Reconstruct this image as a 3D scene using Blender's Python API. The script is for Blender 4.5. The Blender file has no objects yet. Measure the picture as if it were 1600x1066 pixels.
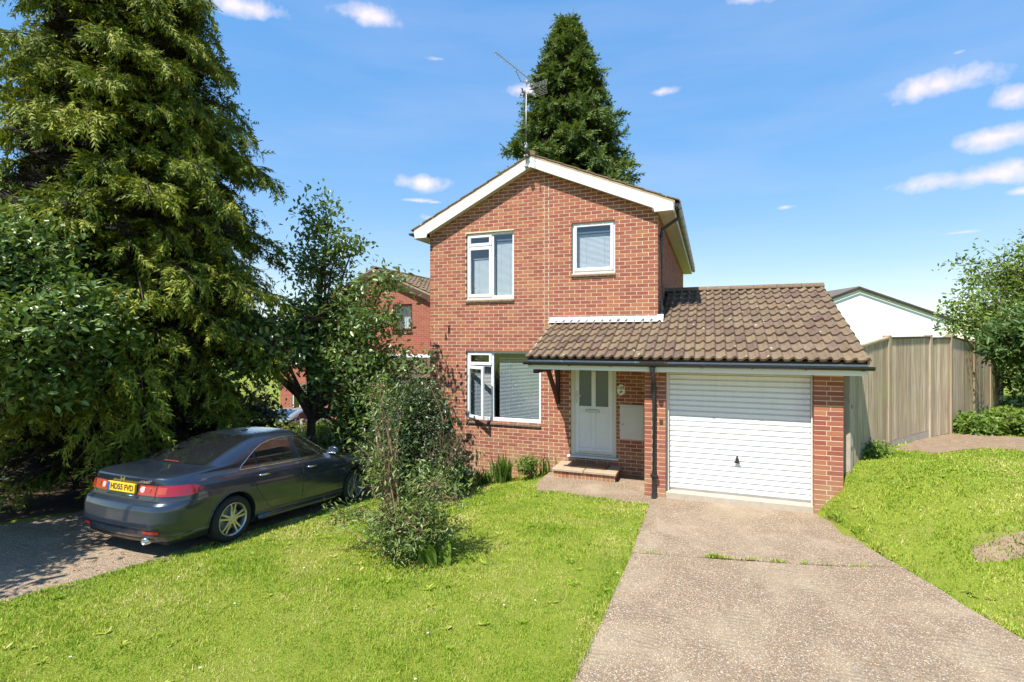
import bpy, bmesh, math, random
import numpy as np
from mathutils import Vector, Matrix

random.seed(7)
RNG = np.random.default_rng(11)
SC = bpy.context.scene
COL = SC.collection
R = math.radians

# ------------------------------------------------------------------ camera
YAW = math.atan(310 / 807.0)
CAM_H = 2.65
cam_d = bpy.data.cameras.new("camera")
cam_d.sensor_width = 36.0
cam_d.lens = 807.0 / 1600.0 * 36.0
cam_d.shift_y = -2.0 / 1600.0
cam_d.clip_end = 3000
cam = bpy.data.objects.new("camera", cam_d)
cam.location = (0, 0, CAM_H)
cam.rotation_euler = (R(90), 0, YAW)
COL.objects.link(cam)
SC.camera = cam

# ------------------------------------------------------------------ sun, sky, exposure
SUN = Vector((0.34, 1.0, -1.70)).normalized()        # direction the light travels
SUN_EL = math.asin(-SUN.z)
SUN_AZ = math.atan2(-SUN.x, -SUN.y)                   # clockwise from +Y
sun_d = bpy.data.lights.new("sun", 'SUN')
sun_d.energy = 5.0
sun_d.angle = R(0.53)
sun_d.color = (1.0, 0.95, 0.87)
sun = bpy.data.objects.new("sun", sun_d)
sun.rotation_euler = SUN.to_track_quat('-Z', 'Y').to_euler()
COL.objects.link(sun)
SC.view_settings.view_transform = 'Standard'
SC.view_settings.look = 'None'
SC.view_settings.gamma = 1.0
SC.view_settings.exposure = 0.82
cy = SC.cycles
cy.max_bounces, cy.diffuse_bounces, cy.glossy_bounces, cy.transmission_bounces, cy.transparent_max_bounces = 6, 3, 3, 3, 8
cy.caustics_reflective = cy.caustics_refractive = False
cy.use_adaptive_sampling = True
cy.adaptive_threshold = 0.02


class NB:
    """small node-graph helper"""
    def __init__(self, tree):
        self.t = tree
        tree.nodes.clear()

    def n(self, typ, **kw):
        nd = self.t.nodes.new(typ)
        ins = kw.pop('ins', {})
        for k, v in kw.items():
            setattr(nd, k, v)
        for k, v in ins.items():
            self.set(nd.inputs[k], v)
        return nd

    def set(self, sock, v):
        if isinstance(v, bpy.types.NodeSocket):
            self.t.links.new(v, sock)
        elif isinstance(v, bpy.types.Node):
            self.t.links.new(v.outputs[0], sock)
        else:
            if hasattr(sock, 'default_value') and hasattr(sock.default_value, '__len__') and len(sock.default_value) == 4 and len(v) == 3:
                v = (*v, 1.0)
            sock.default_value = v

    def math(self, op, a, b=0.0, c=None, clamp=False):
        nd = self.t.nodes.new('ShaderNodeMath')
        nd.operation = op
        nd.use_clamp = clamp
        self.set(nd.inputs[0], a)
        self.set(nd.inputs[1], b)
        if c is not None:
            self.set(nd.inputs[2], c)
        return nd.outputs[0]

    def mix(self, fac, a, b, blend='MIX'):
        nd = self.t.nodes.new('ShaderNodeMix')
        nd.data_type = 'RGBA'
        nd.blend_type = blend
        self.set(nd.inputs[0], fac)
        self.set(nd.inputs[6], a)
        self.set(nd.inputs[7], b)
        return nd.outputs[2]

    def ramp(self, fac, stops, interp='LINEAR'):
        nd = self.t.nodes.new('ShaderNodeValToRGB')
        cr = nd.color_ramp
        cr.interpolation = interp
        while len(cr.elements) < len(stops):
            cr.elements.new(0.5)
        for e, (p, c) in zip(cr.elements, stops):
            e.position = p
            e.color = (*c, 1.0) if len(c) == 3 else c
        self.set(nd.inputs[0], fac)
        return nd.outputs[0]

    def noise(self, vec, scale, detail=4, rough=0.55, dist=0.0):
        nd = self.n('ShaderNodeTexNoise', ins={'Scale': scale, 'Detail': detail, 'Roughness': rough, 'Distortion': dist})
        if vec is not None:
            self.set(nd.inputs['Vector'], vec)
        return nd.outputs['Fac']

    def bump(self, height, strength=0.3, dist=0.01):
        nd = self.n('ShaderNodeBump', ins={'Strength': strength, 'Distance': dist, 'Height': height})
        return nd.outputs[0]


CLD = 5.4      # cloud brightness next to the physical sky's
world = bpy.data.worlds.new("World")
SC.world = world
world.use_nodes = True
nb = NB(world.node_tree)
sky = nb.n('ShaderNodeTexSky', sky_type='NISHITA', sun_disc=False)
sky.sun_elevation = SUN_EL
sky.sun_rotation = SUN_AZ
sky.altitude = 50
sky.air_density = 1.0
sky.dust_density = 0.1
sky.ozone_density = 3.0
flat = nb.n('ShaderNodeGamma', ins={'Color': sky.outputs[0], 'Gamma': 0.32})
hsv = nb.n('ShaderNodeHueSaturation', ins={'Hue': 0.509, 'Saturation': 2.6, 'Value': 2.85, 'Color': flat.outputs[0]})
tc = nb.n('ShaderNodeTexCoord')
sep = nb.n('ShaderNodeSeparateXYZ', ins={0: tc.outputs['Generated']})
az = nb.math('ARCTAN2', sep.outputs[0], sep.outputs[1])
el = nb.math('ARCSINE', sep.outputs[2])
nz = nb.noise(tc.outputs['Generated'], 17, 5, 0.58)
nzz = nb.math('MULTIPLY', nb.math('SUBTRACT', nz, 0.5), 2.3)
pole = nb.n('ShaderNodeCombineXYZ', ins={0: az, 1: el})
# fair-weather clouds: azimuth, elevation, half width, half height (degrees), density
CLOUDS = [(18.46, 20.85, 4.82, 1.38, 1.0), (23.17, 18.63, 2.34, 1.05, 1.0), (22.54, 16.0, 3.94, 1.09, 1.0), (20.97, 13.18, 6.86, 1.09, 1.05), (23.78, 11.56, 2.41, 0.47, 0.8), (-19.55, 25.79, 4.76, 0.99, 0.85), (-5.19, 24.77, 2.8, 0.65, 0.8), (-36.55, 31.13, 5.52, 1.09, 0.95), (-48.13, 29.83, 5.41, 1.15, 0.85), (-30.88, 16.78, 4.7, 1.18, 0.8), (-31.84, 14.86, 3.45, 0.37, 0.5), (3.66, 31.1, 4.6, 1.12, 0.8), (10.71, 11.21, 1.73, 0.47, 0.6), (6.86, 12.78, 1.62, 0.41, 0.55), (-29.08, 28.3, 3.12, 0.5, 0.6), (-30.12, 13.15, 2.32, 0.76, 0.5), (20.07, 8.92, 3.96, 0.3, 0.5), (-2.47, 30.79, 1.43, 0.34, 0.45), (19.81, 22.85, 1.09, 0.32, 0.5), (-29.43, 14.76, 1.56, 0.3, 0.4), (12.33, 7.55, 1.67, 0.34, 0.45)]
rr = random.Random(5)
for k in range(7):
    CLOUDS.append((rr.uniform(45, 290), rr.uniform(8, 45), rr.uniform(4, 10), rr.uniform(0.8, 2.2), rr.uniform(0.5, 1)))
dens = None
for (a, e, wa, we, dn) in CLOUDS:
    if a > 180:
        a -= 360
    d1 = nb.n('ShaderNodeVectorMath', operation='SUBTRACT', ins={0: pole.outputs[0], 1: (R(a), R(e), 0)})
    d2 = nb.n('ShaderNodeVectorMath', operation='MULTIPLY', ins={0: d1.outputs[0], 1: (1 / R(wa), 1 / R(we), 0)})
    d3 = nb.n('ShaderNodeVectorMath', operation='LENGTH', ins={0: d2.outputs[0]})
    v = nb.math('SUBTRACT', dn, d3.outputs['Value'])
    dens = v if dens is None else nb.math('MAXIMUM', dens, v)
body = nb.math('MULTIPLY', nb.math('ADD', nb.math('SUBTRACT', dens, 0.06), nzz), 1.15, clamp=True)
body = nb.math('MULTIPLY', body, nb.math('ADD', dens, 0.9, clamp=True))
veil = nb.math('MULTIPLY', nb.math('SUBTRACT', nb.noise(nb.n('ShaderNodeMapping', ins={'Vector': tc.outputs['Generated'], 'Scale': (1.0, 1.0, 6.0)}).outputs[0], 1.7, 4, 0.55), 0.47), 0.42, clamp=True)
shade = nb.mix(nb.math('MULTIPLY', nb.math('SUBTRACT', nz, 0.2), 1.8, clamp=True), (CLD * 0.86, CLD * 0.79, CLD * 0.95), (CLD, CLD * 0.915, CLD * 0.975))
skyc = nb.mix(nb.math('MAXIMUM', nb.math('MULTIPLY', body, 0.93), veil), hsv.outputs[0], shade)
world.cycles.sampling_method = 'MANUAL'
world.cycles.sample_map_resolution = 256
bg = nb.n('ShaderNodeBackground', ins={'Color': skyc, 'Strength': 0.121})
out = nb.n('ShaderNodeOutputWorld')
world.node_tree.links.new(bg.outputs[0], out.inputs[0])

# ------------------------------------------------------------------ materials
MATS = {}


def new_mat(name):
    m = bpy.data.materials.new(name)
    m.use_nodes = True
    MATS[name] = m
    return m, NB(m.node_tree)


def finish(b, m, color, rough=0.6, normal=None, metallic=0.0, spec=0.4, coat=0.0, extra=None):
    p = b.n('ShaderNodeBsdfPrincipled')
    b.set(p.inputs['Base Color'], color)
    b.set(p.inputs['Roughness'], rough)
    b.set(p.inputs['Metallic'], metallic)
    b.set(p.inputs['Specular IOR Level'], spec)
    if coat:
        b.set(p.inputs['Coat Weight'], coat)
        b.set(p.inputs['Coat Roughness'], 0.03)
    if normal is not None:
        b.set(p.inputs['Normal'], normal)
    o = b.n('ShaderNodeOutputMaterial')
    b.t.links.new((extra(b, p) if extra else p).outputs[0], o.inputs[0])
    return m


def simple(name, c1, c2=None, scale=4.0, rough=0.5, bump=0.0, bscale=40.0, metallic=0.0, spec=0.4, coat=0.0, detail=5):
    """base colour between c1 and c2 by noise in world space, optional fine relief"""
    m, b = new_mat(name)
    g = b.n('ShaderNodeNewGeometry')
    pos = g.outputs['Position']
    col = c1
    if c2 is not None:
        f = b.math('MULTIPLY', b.math('SUBTRACT', b.noise(pos, scale, detail), 0.25), 2.0, clamp=True)
        col = b.mix(f, c1, c2)
    nrm = b.bump(b.noise(pos, bscale, 4), 0.6, bump) if bump else None
    rg = b.math('ADD', rough - 0.08, b.math('MULTIPLY', b.noise(pos, scale * 3, 3), 0.16))
    return finish(b, m, col, rg, nrm, metallic, spec, coat)


def rand_socket(b, src):
    if src == 'object':
        return b.n('ShaderNodeObjectInfo').outputs['Random']
    return b.n('ShaderNodeNewGeometry').outputs['Random Per Island']


BRICKS = [(0.0, (0.335, 0.113, 0.066)), (0.16, (0.279, 0.083, 0.056)), (0.30, (0.381, 0.146, 0.077)), (0.44, (0.307, 0.099, 0.063)),
          (0.56, (0.270, 0.082, 0.056)), (0.66, (0.372, 0.163, 0.083)), (0.76, (0.316, 0.115, 0.077)), (0.86, (0.298, 0.105, 0.070)), (0.94, (0.353, 0.121, 0.064))]


def brick_mat(name, src):
    m, b = new_mat(name)
    rnd = rand_socket(b, src)
    pos = b.n('ShaderNodeNewGeometry').outputs['Position']
    c = b.ramp(rnd, BRICKS, 'CONSTANT')
    n1 = b.noise(pos, 9, 6, 0.65)
    n2 = b.noise(pos, 70, 5, 0.7)
    c = b.mix(b.math('MULTIPLY', b.math('SUBTRACT', n2, 0.35), 0.9, clamp=True), c, (0.24, 0.09, 0.06))
    c = b.mix(b.math('MULTIPLY', b.math('SUBTRACT', n1, 0.55), 1.2, clamp=True), c, (0.44, 0.23, 0.15))
    # pale bloom and algae in patches of their own, near the ground
    sz = b.n('ShaderNodeSeparateXYZ', ins={0: pos})
    low = b.math('MULTIPLY', b.math('SUBTRACT', 0.75, sz.outputs[2]), 1.0, clamp=True)
    st = b.math('MULTIPLY', b.math('MULTIPLY', low, b.math('SUBTRACT', b.noise(pos, 3.2, 5), 0.38)), 3.0, clamp=True)
    c = b.mix(st, c, (0.36, 0.29, 0.15))
    nrm = b.bump(b.math('ADD', n2, n1), 0.5, 0.006)
    return finish(b, m, c, 0.85, nrm, spec=0.25)


brick_mat('brick_one', 'object')
brick_mat('brick_many', 'island')
simple('mortar', (0.70, 0.55, 0.40), (0.58, 0.45, 0.32), 12, 0.9, 0.003, 160, spec=0.1)


def brick_wall_mat(name):
    """far walls, whose single bricks are too small to tell apart"""
    m, b = new_mat(name)
    tcn = b.n('ShaderNodeTexCoord')
    sx = b.n('ShaderNodeSeparateXYZ', ins={0: tcn.outputs['Object']})
    geo = b.n('ShaderNodeNewGeometry')
    v = b.n('ShaderNodeCombineXYZ', ins={0: b.math('ADD', sx.outputs[0], sx.outputs[1]), 1: sx.outputs[2]})
    br = b.n('ShaderNodeTexBrick', ins={'Vector': v, 'Color1': (0.27, 0.075, 0.05), 'Color2': (0.36, 0.11, 0.065), 'Mortar': (0.40, 0.26, 0.19),
                                        'Scale': 1.0, 'Mortar Size': 0.006, 'Brick Width': 0.225, 'Row Height': 0.075, 'Bias': 0.0})
    c = b.mix(b.math('MULTIPLY', b.math('SUBTRACT', b.noise(geo.outputs['Position'], 4, 5), 0.35), 0.9, clamp=True), br.outputs[0], (0.31, 0.11, 0.07))
    return finish(b, m, c, 0.85, b.bump(b.math('MULTIPLY', br.outputs['Fac'], -1.0), 0.6, 0.008), spec=0.2)


brick_wall_mat('brick_far')


def tile_mat(name, src, dark=1.0):
    m, b = new_mat(name)
    rnd = rand_socket(b, src)
    pos = b.n('ShaderNodeNewGeometry').outputs['Position']
    c = b.ramp(rnd, [(0.0, (0.21 * dark, 0.145 * dark, 0.095 * dark)), (0.3, (0.27 * dark, 0.195 * dark, 0.125 * dark)), (0.55, (0.18 * dark, 0.122 * dark, 0.092 * dark)), (0.8, (0.29 * dark, 0.215 * dark, 0.13 * dark)), (1.0, (0.20 * dark, 0.128 * dark, 0.105 * dark))])
    c = b.mix(b.math('MULTIPLY', b.math('SUBTRACT', b.noise(pos, 26, 7, 0.75), 0.44), 3.0, clamp=True), c, (0.105 * dark, 0.07 * dark, 0.05 * dark))
    c = b.mix(b.math('MULTIPLY', b.math('SUBTRACT', b.noise(pos, 2.5, 4, 0.6), 0.48), 2.5, clamp=True), c, (0.28 * dark, 0.215 * dark, 0.145 * dark))
    # lichen and droppings
    vo = b.n('ShaderNodeTexVoronoi', ins={'Vector': b.n('ShaderNodeMapping', ins={'Vector': pos, 'Scale': (1.0, 0.55, 0.55)}).outputs[0], 'Scale': 8.0})
    spot = b.math('MULTIPLY', b.math('LESS_THAN', b.math('ADD', vo.outputs['Distance'], b.math('MULTIPLY', b.noise(pos, 50, 3), 0.25)), 0.26), b.math('GREATER_THAN', b.noise(pos, 4, 3), 0.56))
    c = b.mix(b.math('MULTIPLY', spot, 0.75), c, (0.60, 0.55, 0.45))
    moss = b.math('MULTIPLY', b.math('SUBTRACT', b.noise(pos, 13, 5, 0.7), 0.66), 9.0, clamp=True)
    c = b.mix(moss, c, (0.05, 0.045, 0.02))
    nrm = b.bump(b.math('ADD', b.noise(pos, 120, 5, 0.7), b.math('MULTIPLY', moss, 1.5)), 0.7, 0.007)
    return finish(b, m, c, 0.88, nrm, spec=0.2)


tile_mat('tile_one', 'object', 0.78)
tile_mat('tile_many', 'island', 0.72)
simple('verge_mortar', (0.30, 0.24, 0.15), (0.42, 0.34, 0.22), 8, 0.9, 0.006, 90, spec=0.1)
simple('upvc', (0.80, 0.81, 0.82), (0.74, 0.75, 0.76), 3, 0.30, spec=0.5)
simple('barge_white', (0.80, 0.80, 0.80), (0.72, 0.73, 0.72), 2.5, 0.35, spec=0.5)
simple('soffit_paint', (0.62, 0.60, 0.54), (0.52, 0.50, 0.44), 3, 0.6)
def grimy(name, base, dirt, z0, z1, rough):
    """painted metal with rain streaks and a splash of dirt towards its foot"""
    m, b = new_mat(name)
    pos = b.n('ShaderNodeNewGeometry').outputs['Position']
    mp = b.n('ShaderNodeMapping', ins={'Vector': pos, 'Scale': (14, 14, 0.8)})
    streak = b.math('MULTIPLY', b.math('SUBTRACT', b.noise(mp.outputs[0], 1.0, 5, 0.6), 0.5), 1.1, clamp=True)
    sz = b.n('ShaderNodeSeparateXYZ', ins={0: pos})
    splash = b.math('MULTIPLY', b.math('SUBTRACT', b.math('DIVIDE', b.math('SUBTRACT', z1, sz.outputs[2]), z1 - z0), b.noise(pos, 6, 5)), 0.8, clamp=True)
    c = b.mix(b.math('MAXIMUM', b.math('MULTIPLY', streak, 0.55), splash), base, dirt)
    return finish(b, m, c, rough, None, spec=0.45)


grimy('garage_white', (0.79, 0.79, 0.78), (0.46, 0.42, 0.34), 0.0, 0.5, 0.36)
simple('door_frame_cream', (0.72, 0.70, 0.62), (0.64, 0.62, 0.54), 3, 0.4)
simple('black_plastic', (0.018, 0.018, 0.02), (0.03, 0.03, 0.032), 8, 0.35, spec=0.5)
simple('lead', (0.62, 0.64, 0.68), (0.48, 0.50, 0.54), 6, 0.45, 0.004, 20, metallic=0.2)
simple('brown_timber', (0.075, 0.022, 0.014), (0.05, 0.016, 0.012), 12, 0.5, 0.002, 60)
simple('brown_frame', (0.10, 0.05, 0.032), (0.07, 0.035, 0.024), 8, 0.5)
simple('sill_tile', (0.10, 0.075, 0.055), (0.24, 0.17, 0.12), 14, 0.8, 0.004, 80)
simple('steel', (0.62, 0.62, 0.62), (0.5, 0.5, 0.5), 8, 0.3, metallic=0.9)
simple('galvanised', (0.50, 0.50, 0.50), (0.36, 0.35, 0.33), 14, 0.5, metallic=0.6)
simple('chrome', (0.80, 0.80, 0.80), None, 4, 0.12, metallic=1.0)
simple('dark_void', (0.02, 0.02, 0.022), None, 4, 0.9)
simple('room_wall', (0.35, 0.34, 0.32), None, 4, 0.9)
simple('blind_white', (0.62, 0.64, 0.64), (0.56, 0.58, 0.58), 3, 0.6)
simple('blind_grey', (0.34, 0.37, 0.37), (0.28, 0.31, 0.31), 3, 0.6)
simple('curtain_white', (0.75, 0.75, 0.72), (0.66, 0.66, 0.64), 3, 0.8)
simple('meter_box', (0.66, 0.64, 0.60), (0.60, 0.58, 0.54), 3, 0.5)
simple('step_slab', (0.42, 0.32, 0.22), (0.33, 0.25, 0.17), 10, 0.85, 0.004, 90)
simple('coir', (0.30, 0.17, 0.08), (0.19, 0.10, 0.05), 90, 0.95, 0.01, 300)
simple('ceramic', (0.82, 0.80, 0.74), None, 4, 0.2, spec=0.6)
simple('ink_dark', (0.025, 0.03, 0.04), None, 4, 0.6)
simple('ink_flower', (0.20, 0.10, 0.07), (0.09, 0.12, 0.05), 60, 0.6)
simple('render_white', (0.80, 0.81, 0.82), (0.74, 0.76, 0.78), 1.2, 0.85, 0.002, 60)
simple('black_board', (0.03, 0.028, 0.026), (0.05, 0.045, 0.04), 6, 0.6)
simple('slate_roof', (0.10, 0.085, 0.075), (0.16, 0.13, 0.11), 5, 0.8, 0.01, 30)
simple('concrete_post', (0.46, 0.40, 0.32), (0.36, 0.31, 0.24), 9, 0.9, 0.004, 110)
simple('bark', (0.11, 0.075, 0.05), (0.055, 0.04, 0.03), 14, 0.95, 0.02, 45)
simple('twig', (0.34, 0.22, 0.15), (0.20, 0.125, 0.085), 20, 0.9)
simple('tyre', (0.016, 0.016, 0.017), (0.026, 0.025, 0.024), 20, 0.8)
simple('alloy', (0.55, 0.55, 0.56), (0.46, 0.46, 0.47), 9, 0.3, metallic=0.85)
simple('number_yellow', (0.80, 0.50, 0.02), (0.74, 0.46, 0.02), 9, 0.35)
simple('plate_blue', (0.02, 0.09, 0.42), None, 9, 0.35)
simple('seat_cloth', (0.05, 0.05, 0.055), (0.035, 0.035, 0.04), 20, 0.9)
simple('repair_timber', (0.55, 0.30, 0.16), (0.45, 0.25, 0.14), 10, 0.7)
simple('dead_leaf', (0.24, 0.13, 0.06), (0.34, 0.20, 0.09), 12, 0.9)


def fence_mat():
    m, b = new_mat('fence_board')
    rnd = b.n('ShaderNodeObjectInfo').outputs['Random']
    pos = b.n('ShaderNodeNewGeometry').outputs['Position']
    mp = b.n('ShaderNodeMapping', ins={'Vector': pos, 'Scale': (30, 30, 1.6)})
    off = b.n('ShaderNodeVectorMath', operation='ADD', ins={0: mp.outputs[0], 1: b.n('ShaderNodeCombineXYZ', ins={2: b.math('MULTIPLY', rnd, 40.0)}).outputs[0]})
    n1 = b.noise(off.outputs[0], 1.0, 6, 0.65)
    c = b.ramp(rnd, [(0.0, (0.36, 0.265, 0.17)), (0.25, (0.56, 0.43, 0.295)), (0.5, (0.40, 0.31, 0.21)), (0.75, (0.62, 0.50, 0.36)), (1.0, (0.29, 0.215, 0.14))])
    c = b.mix(b.math('MULTIPLY', b.math('SUBTRACT', n1, 0.42), 3.2, clamp=True), c, (0.22, 0.165, 0.115))
    c = b.mix(b.math('MULTIPLY', b.math('SUBTRACT', b.noise(pos, 1.6, 4), 0.5), 2.0, clamp=True), c, (0.36, 0.33, 0.17))
    return finish(b, m, c, 0.88, b.bump(n1, 0.5, 0.006), spec=0.2)


fence_mat()


def aggregate_mat(name):
    m, b = new_mat(name)
    pos = b.n('ShaderNodeNewGeometry').outputs['Position']
    vo = b.n('ShaderNodeTexVoronoi', ins={'Vector': pos, 'Scale': 100.0, 'Randomness': 1.0})
    rc = b.n('ShaderNodeSeparateColor', ins={0: vo.outputs['Color']})
    c = b.ramp(rc.outputs[0], [(0.0, (0.25, 0.185, 0.125)), (0.2, (0.39, 0.295, 0.195)), (0.36, (0.16, 0.12, 0.085)), (0.5, (0.44, 0.31, 0.18)), (0.62, (0.31, 0.18, 0.10)), (0.74, (0.24, 0.19, 0.145)), (0.9, (0.62, 0.54, 0.42))], 'CONSTANT')
    c = b.mix(b.math('MULTIPLY', b.math('SUBTRACT', vo.outputs['Distance'], 0.38), 2.2, clamp=True), c, (0.24, 0.185, 0.13))
    # worn, dusty patches where the paste still covers the stones
    n0 = b.noise(pos, 0.9, 6, 0.62, 0.6)
    wp = b.math('MULTIPLY', b.math('SUBTRACT', n0, 0.47), 5.0, clamp=True)
    c = b.mix(b.math('MULTIPLY', wp, 0.55), c, (0.47, 0.38, 0.265))
    # tamped ribs across the slab
    sx = b.n('ShaderNodeSeparateXYZ', ins={0: pos})
    rib = b.math('SINE', b.math('ADD', b.math('MULTIPLY', sx.outputs[1], 105.0), b.math('MULTIPLY', b.noise(pos, 2.0, 3), 22.0)))
    ribm = b.math('MULTIPLY', b.math('MULTIPLY', b.math('ADD', rib, 1.0), 0.5), b.math('MULTIPLY', b.math('SUBTRACT', b.noise(pos, 2.6, 4), 0.44), 3.0, clamp=True))
    c = b.mix(b.math('MULTIPLY', ribm, 0.6), c, (0.15, 0.112, 0.08))
    st = b.math('MULTIPLY', b.math('SUBTRACT', b.noise(pos, 0.45, 6, 0.65), 0.50), 3.5, clamp=True)
    c = b.mix(b.math('MULTIPLY', st, 0.5), c, (0.21, 0.155, 0.11))
    oil = b.math('MULTIPLY', b.math('SUBTRACT', b.noise(pos, 1.9, 3, 0.5, 0.8), 0.66), 7.0, clamp=True)
    c = b.mix(b.math('MULTIPLY', oil, 0.55), c, (0.09, 0.075, 0.06))
    h = b.math('ADD', b.math('SUBTRACT', b.math('MULTIPLY', vo.outputs['Distance'], -1.0), b.math('MULTIPLY', ribm, 0.9)), b.noise(pos, 160, 3))
    return finish(b, m, c, 0.9, b.bump(h, 0.8, 0.009), spec=0.2)


aggregate_mat('aggregate')


def soil_mat():
    m, b = new_mat('soil_turf')
    pos = b.n('ShaderNodeNewGeometry').outputs['Position']
    n1 = b.noise(pos, 1.3, 6, 0.6)
    n2 = b.noise(pos, 26, 5, 0.7)
    g = b.mix(n2, (0.11, 0.15, 0.016), (0.24, 0.275, 0.042))
    c = b.mix(b.math('MULTIPLY', b.math('SUBTRACT', n1, 0.52), 2.2, clamp=True), g, (0.24, 0.20, 0.09))
    return finish(b, m, c, 0.95, b.bump(n2, 0.8, 0.03), spec=0.1)


soil_mat()
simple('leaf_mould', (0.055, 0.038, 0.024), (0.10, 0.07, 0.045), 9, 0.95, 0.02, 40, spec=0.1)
simple('bare_soil', (0.19, 0.13, 0.085), (0.30, 0.22, 0.15), 7, 0.95, 0.012, 40, spec=0.1)


def leaf_mat(name, cols, trans=0.35, rough=0.45, spec=0.4, vary=2.0, tcol=None, spread=0.95):
    m, b = new_mat(name)
    rnd = b.n('ShaderNodeNewGeometry').outputs['Random Per Island']
    pos = b.n('ShaderNodeNewGeometry').outputs['Position']
    k = b.math('ADD', b.math('MULTIPLY', rnd, 0.62), b.math('MULTIPLY', b.math('SUBTRACT', b.noise(pos, vary, 5 if spread > 1 else 3), 0.3 if spread < 1 else 0.36), spread), clamp=True)
    stops = [(i / (len(cols) - 1), c) for i, c in enumerate(cols)]
    c = b.ramp(k, stops)

    def extra(b, p):
        tr = b.n('ShaderNodeBsdfTranslucent')
        b.set(tr.inputs[0], b.mix(0.35, c, tcol or (0.35, 0.42, 0.03)))
        mx = b.n('ShaderNodeMixShader', ins={0: trans})
        b.t.links.new(p.outputs[0], mx.inputs[1])
        b.t.links.new(tr.outputs[0], mx.inputs[2])
        return mx
    return finish(b, m, c, rough, spec=spec, extra=extra)


leaf_mat('leaf_conifer', [(0.030, 0.058, 0.009), (0.085, 0.13, 0.014), (0.22, 0.25, 0.025), (0.42, 0.40, 0.05)], 0.14, 0.6, 0.2, 1.7, spread=1.35)
simple('twig_and_shade', (0.035, 0.026, 0.018), (0.02, 0.016, 0.012), 10, 0.95)  # dark brown twig colour that also deepens the shade inside conifer crowns
leaf_mat('leaf_cypress', [(0.035, 0.07, 0.02), (0.075, 0.125, 0.03), (0.13, 0.19, 0.042), (0.19, 0.25, 0.055)], 0.2, 0.6, 0.2, 1.0)
leaf_mat('leaf_oak', [(0.04, 0.085, 0.022), (0.085, 0.15, 0.034), (0.14, 0.215, 0.05), (0.22, 0.30, 0.075)], 0.28, 0.36, 0.6, 1.4)
leaf_mat('leaf_elder', [(0.05, 0.105, 0.022), (0.095, 0.17, 0.032), (0.15, 0.235, 0.05), (0.21, 0.29, 0.07)], 0.28, 0.38, 0.55, 1.5)
leaf_mat('leaf_blossom', [(0.50, 0.46, 0.34), (0.62, 0.58, 0.46)], 0.25, 0.7, 0.2)
leaf_mat('leaf_shrub', [(0.06, 0.105, 0.026), (0.105, 0.165, 0.036), (0.16, 0.225, 0.05), (0.24, 0.30, 0.07)], 0.25, 0.4, 0.5, 2.5)
leaf_mat('leaf_evergreen', [(0.025, 0.05, 0.02), (0.045, 0.08, 0.028), (0.07, 0.11, 0.036), (0.12, 0.16, 0.05)], 0.18, 0.35, 0.55, 2.5)
leaf_mat('leaf_bright', [(0.07, 0.14, 0.022), (0.12, 0.20, 0.03), (0.17, 0.26, 0.04), (0.24, 0.32, 0.06)], 0.35, 0.45, 0.4, 2.0)
leaf_mat('leaf_iris', [(0.06, 0.12, 0.025), (0.10, 0.18, 0.035), (0.15, 0.23, 0.05)], 0.3, 0.4, 0.4, 4.0)
leaf_mat('leaf_ash', [(0.075, 0.14, 0.025), (0.125, 0.20, 0.035), (0.18, 0.25, 0.042), (0.26, 0.31, 0.06)], 0.3, 0.5, 0.35, 1.2)
leaf_mat('leaf_sumac', [(0.05, 0.11, 0.03), (0.09, 0.16, 0.04), (0.14, 0.21, 0.05)], 0.3, 0.5, 0.35, 1.6)
leaf_mat('sumac_bloom', [(0.20, 0.07, 0.03), (0.30, 0.11, 0.05)], 0.1, 0.8, 0.1)
leaf_mat('leaf_shade', [(0.010, 0.018, 0.009), (0.016, 0.028, 0.012), (0.028, 0.042, 0.016)], 0.08, 0.6, 0.25, 1.4)  # near-black leaves, the deep shade under the trees painted into their colour
leaf_mat('grass_blade', [(0.075, 0.175, 0.008), (0.175, 0.31, 0.016), (0.28, 0.41, 0.028), (0.46, 0.48, 0.085), (0.66, 0.55, 0.25)], 0.32, 0.5, 0.25, 1.2, spread=1.75)


def glass_mat(name, tint=(0.9, 0.93, 0.95), boost=2.15):
    m, b = new_mat(name)
    fr = b.n('ShaderNodeFresnel', ins={'IOR': boost})
    tr = b.n('ShaderNodeBsdfTransparent', ins={0: tint})
    gl = b.n('ShaderNodeBsdfGlossy', ins={'Color': (1, 1, 1), 'Roughness': 0.01})
    bf = b.n('ShaderNodeNewGeometry').outputs['Backfacing']
    mx = b.n('ShaderNodeMixShader', ins={0: b.math('MULTIPLY', fr.outputs[0], b.math('SUBTRACT', 1.0, bf))})
    b.t.links.new(tr.outputs[0], mx.inputs[1])
    b.t.links.new(gl.outputs[0], mx.inputs[2])
    o = b.n('ShaderNodeOutputMaterial')
    b.t.links.new(mx.outputs[0], o.inputs[0])


glass_mat('glass')
simple('glass_obscure', (0.10, 0.125, 0.14), (0.135, 0.16, 0.175), 60, 0.22, 0.002, 130, spec=0.7)


def car_paint():
    m, b = new_mat('car_paint')
    pos = b.n('ShaderNodeNewGeometry').outputs['Position']
    fl = b.noise(pos, 900, 2)
    c = b.mix(fl, (0.028, 0.042, 0.068), (0.046, 0.064, 0.098))
    dust = b.math('MULTIPLY', b.math('SUBTRACT', b.noise(pos, 5, 5), 0.45), 0.5, clamp=True)
    c = b.mix(dust, c, (0.075, 0.08, 0.085))
    return finish(b, m, c, 0.28, None, 0.6, 0.5, coat=1.0)


car_paint()
simple('car_glass', (0.012, 0.014, 0.015), None, 4, 0.06, spec=0.9, coat=1.0)
simple('silver_paint', (0.42, 0.44, 0.47), None, 4, 0.3, metallic=0.5, coat=1.0)


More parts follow.
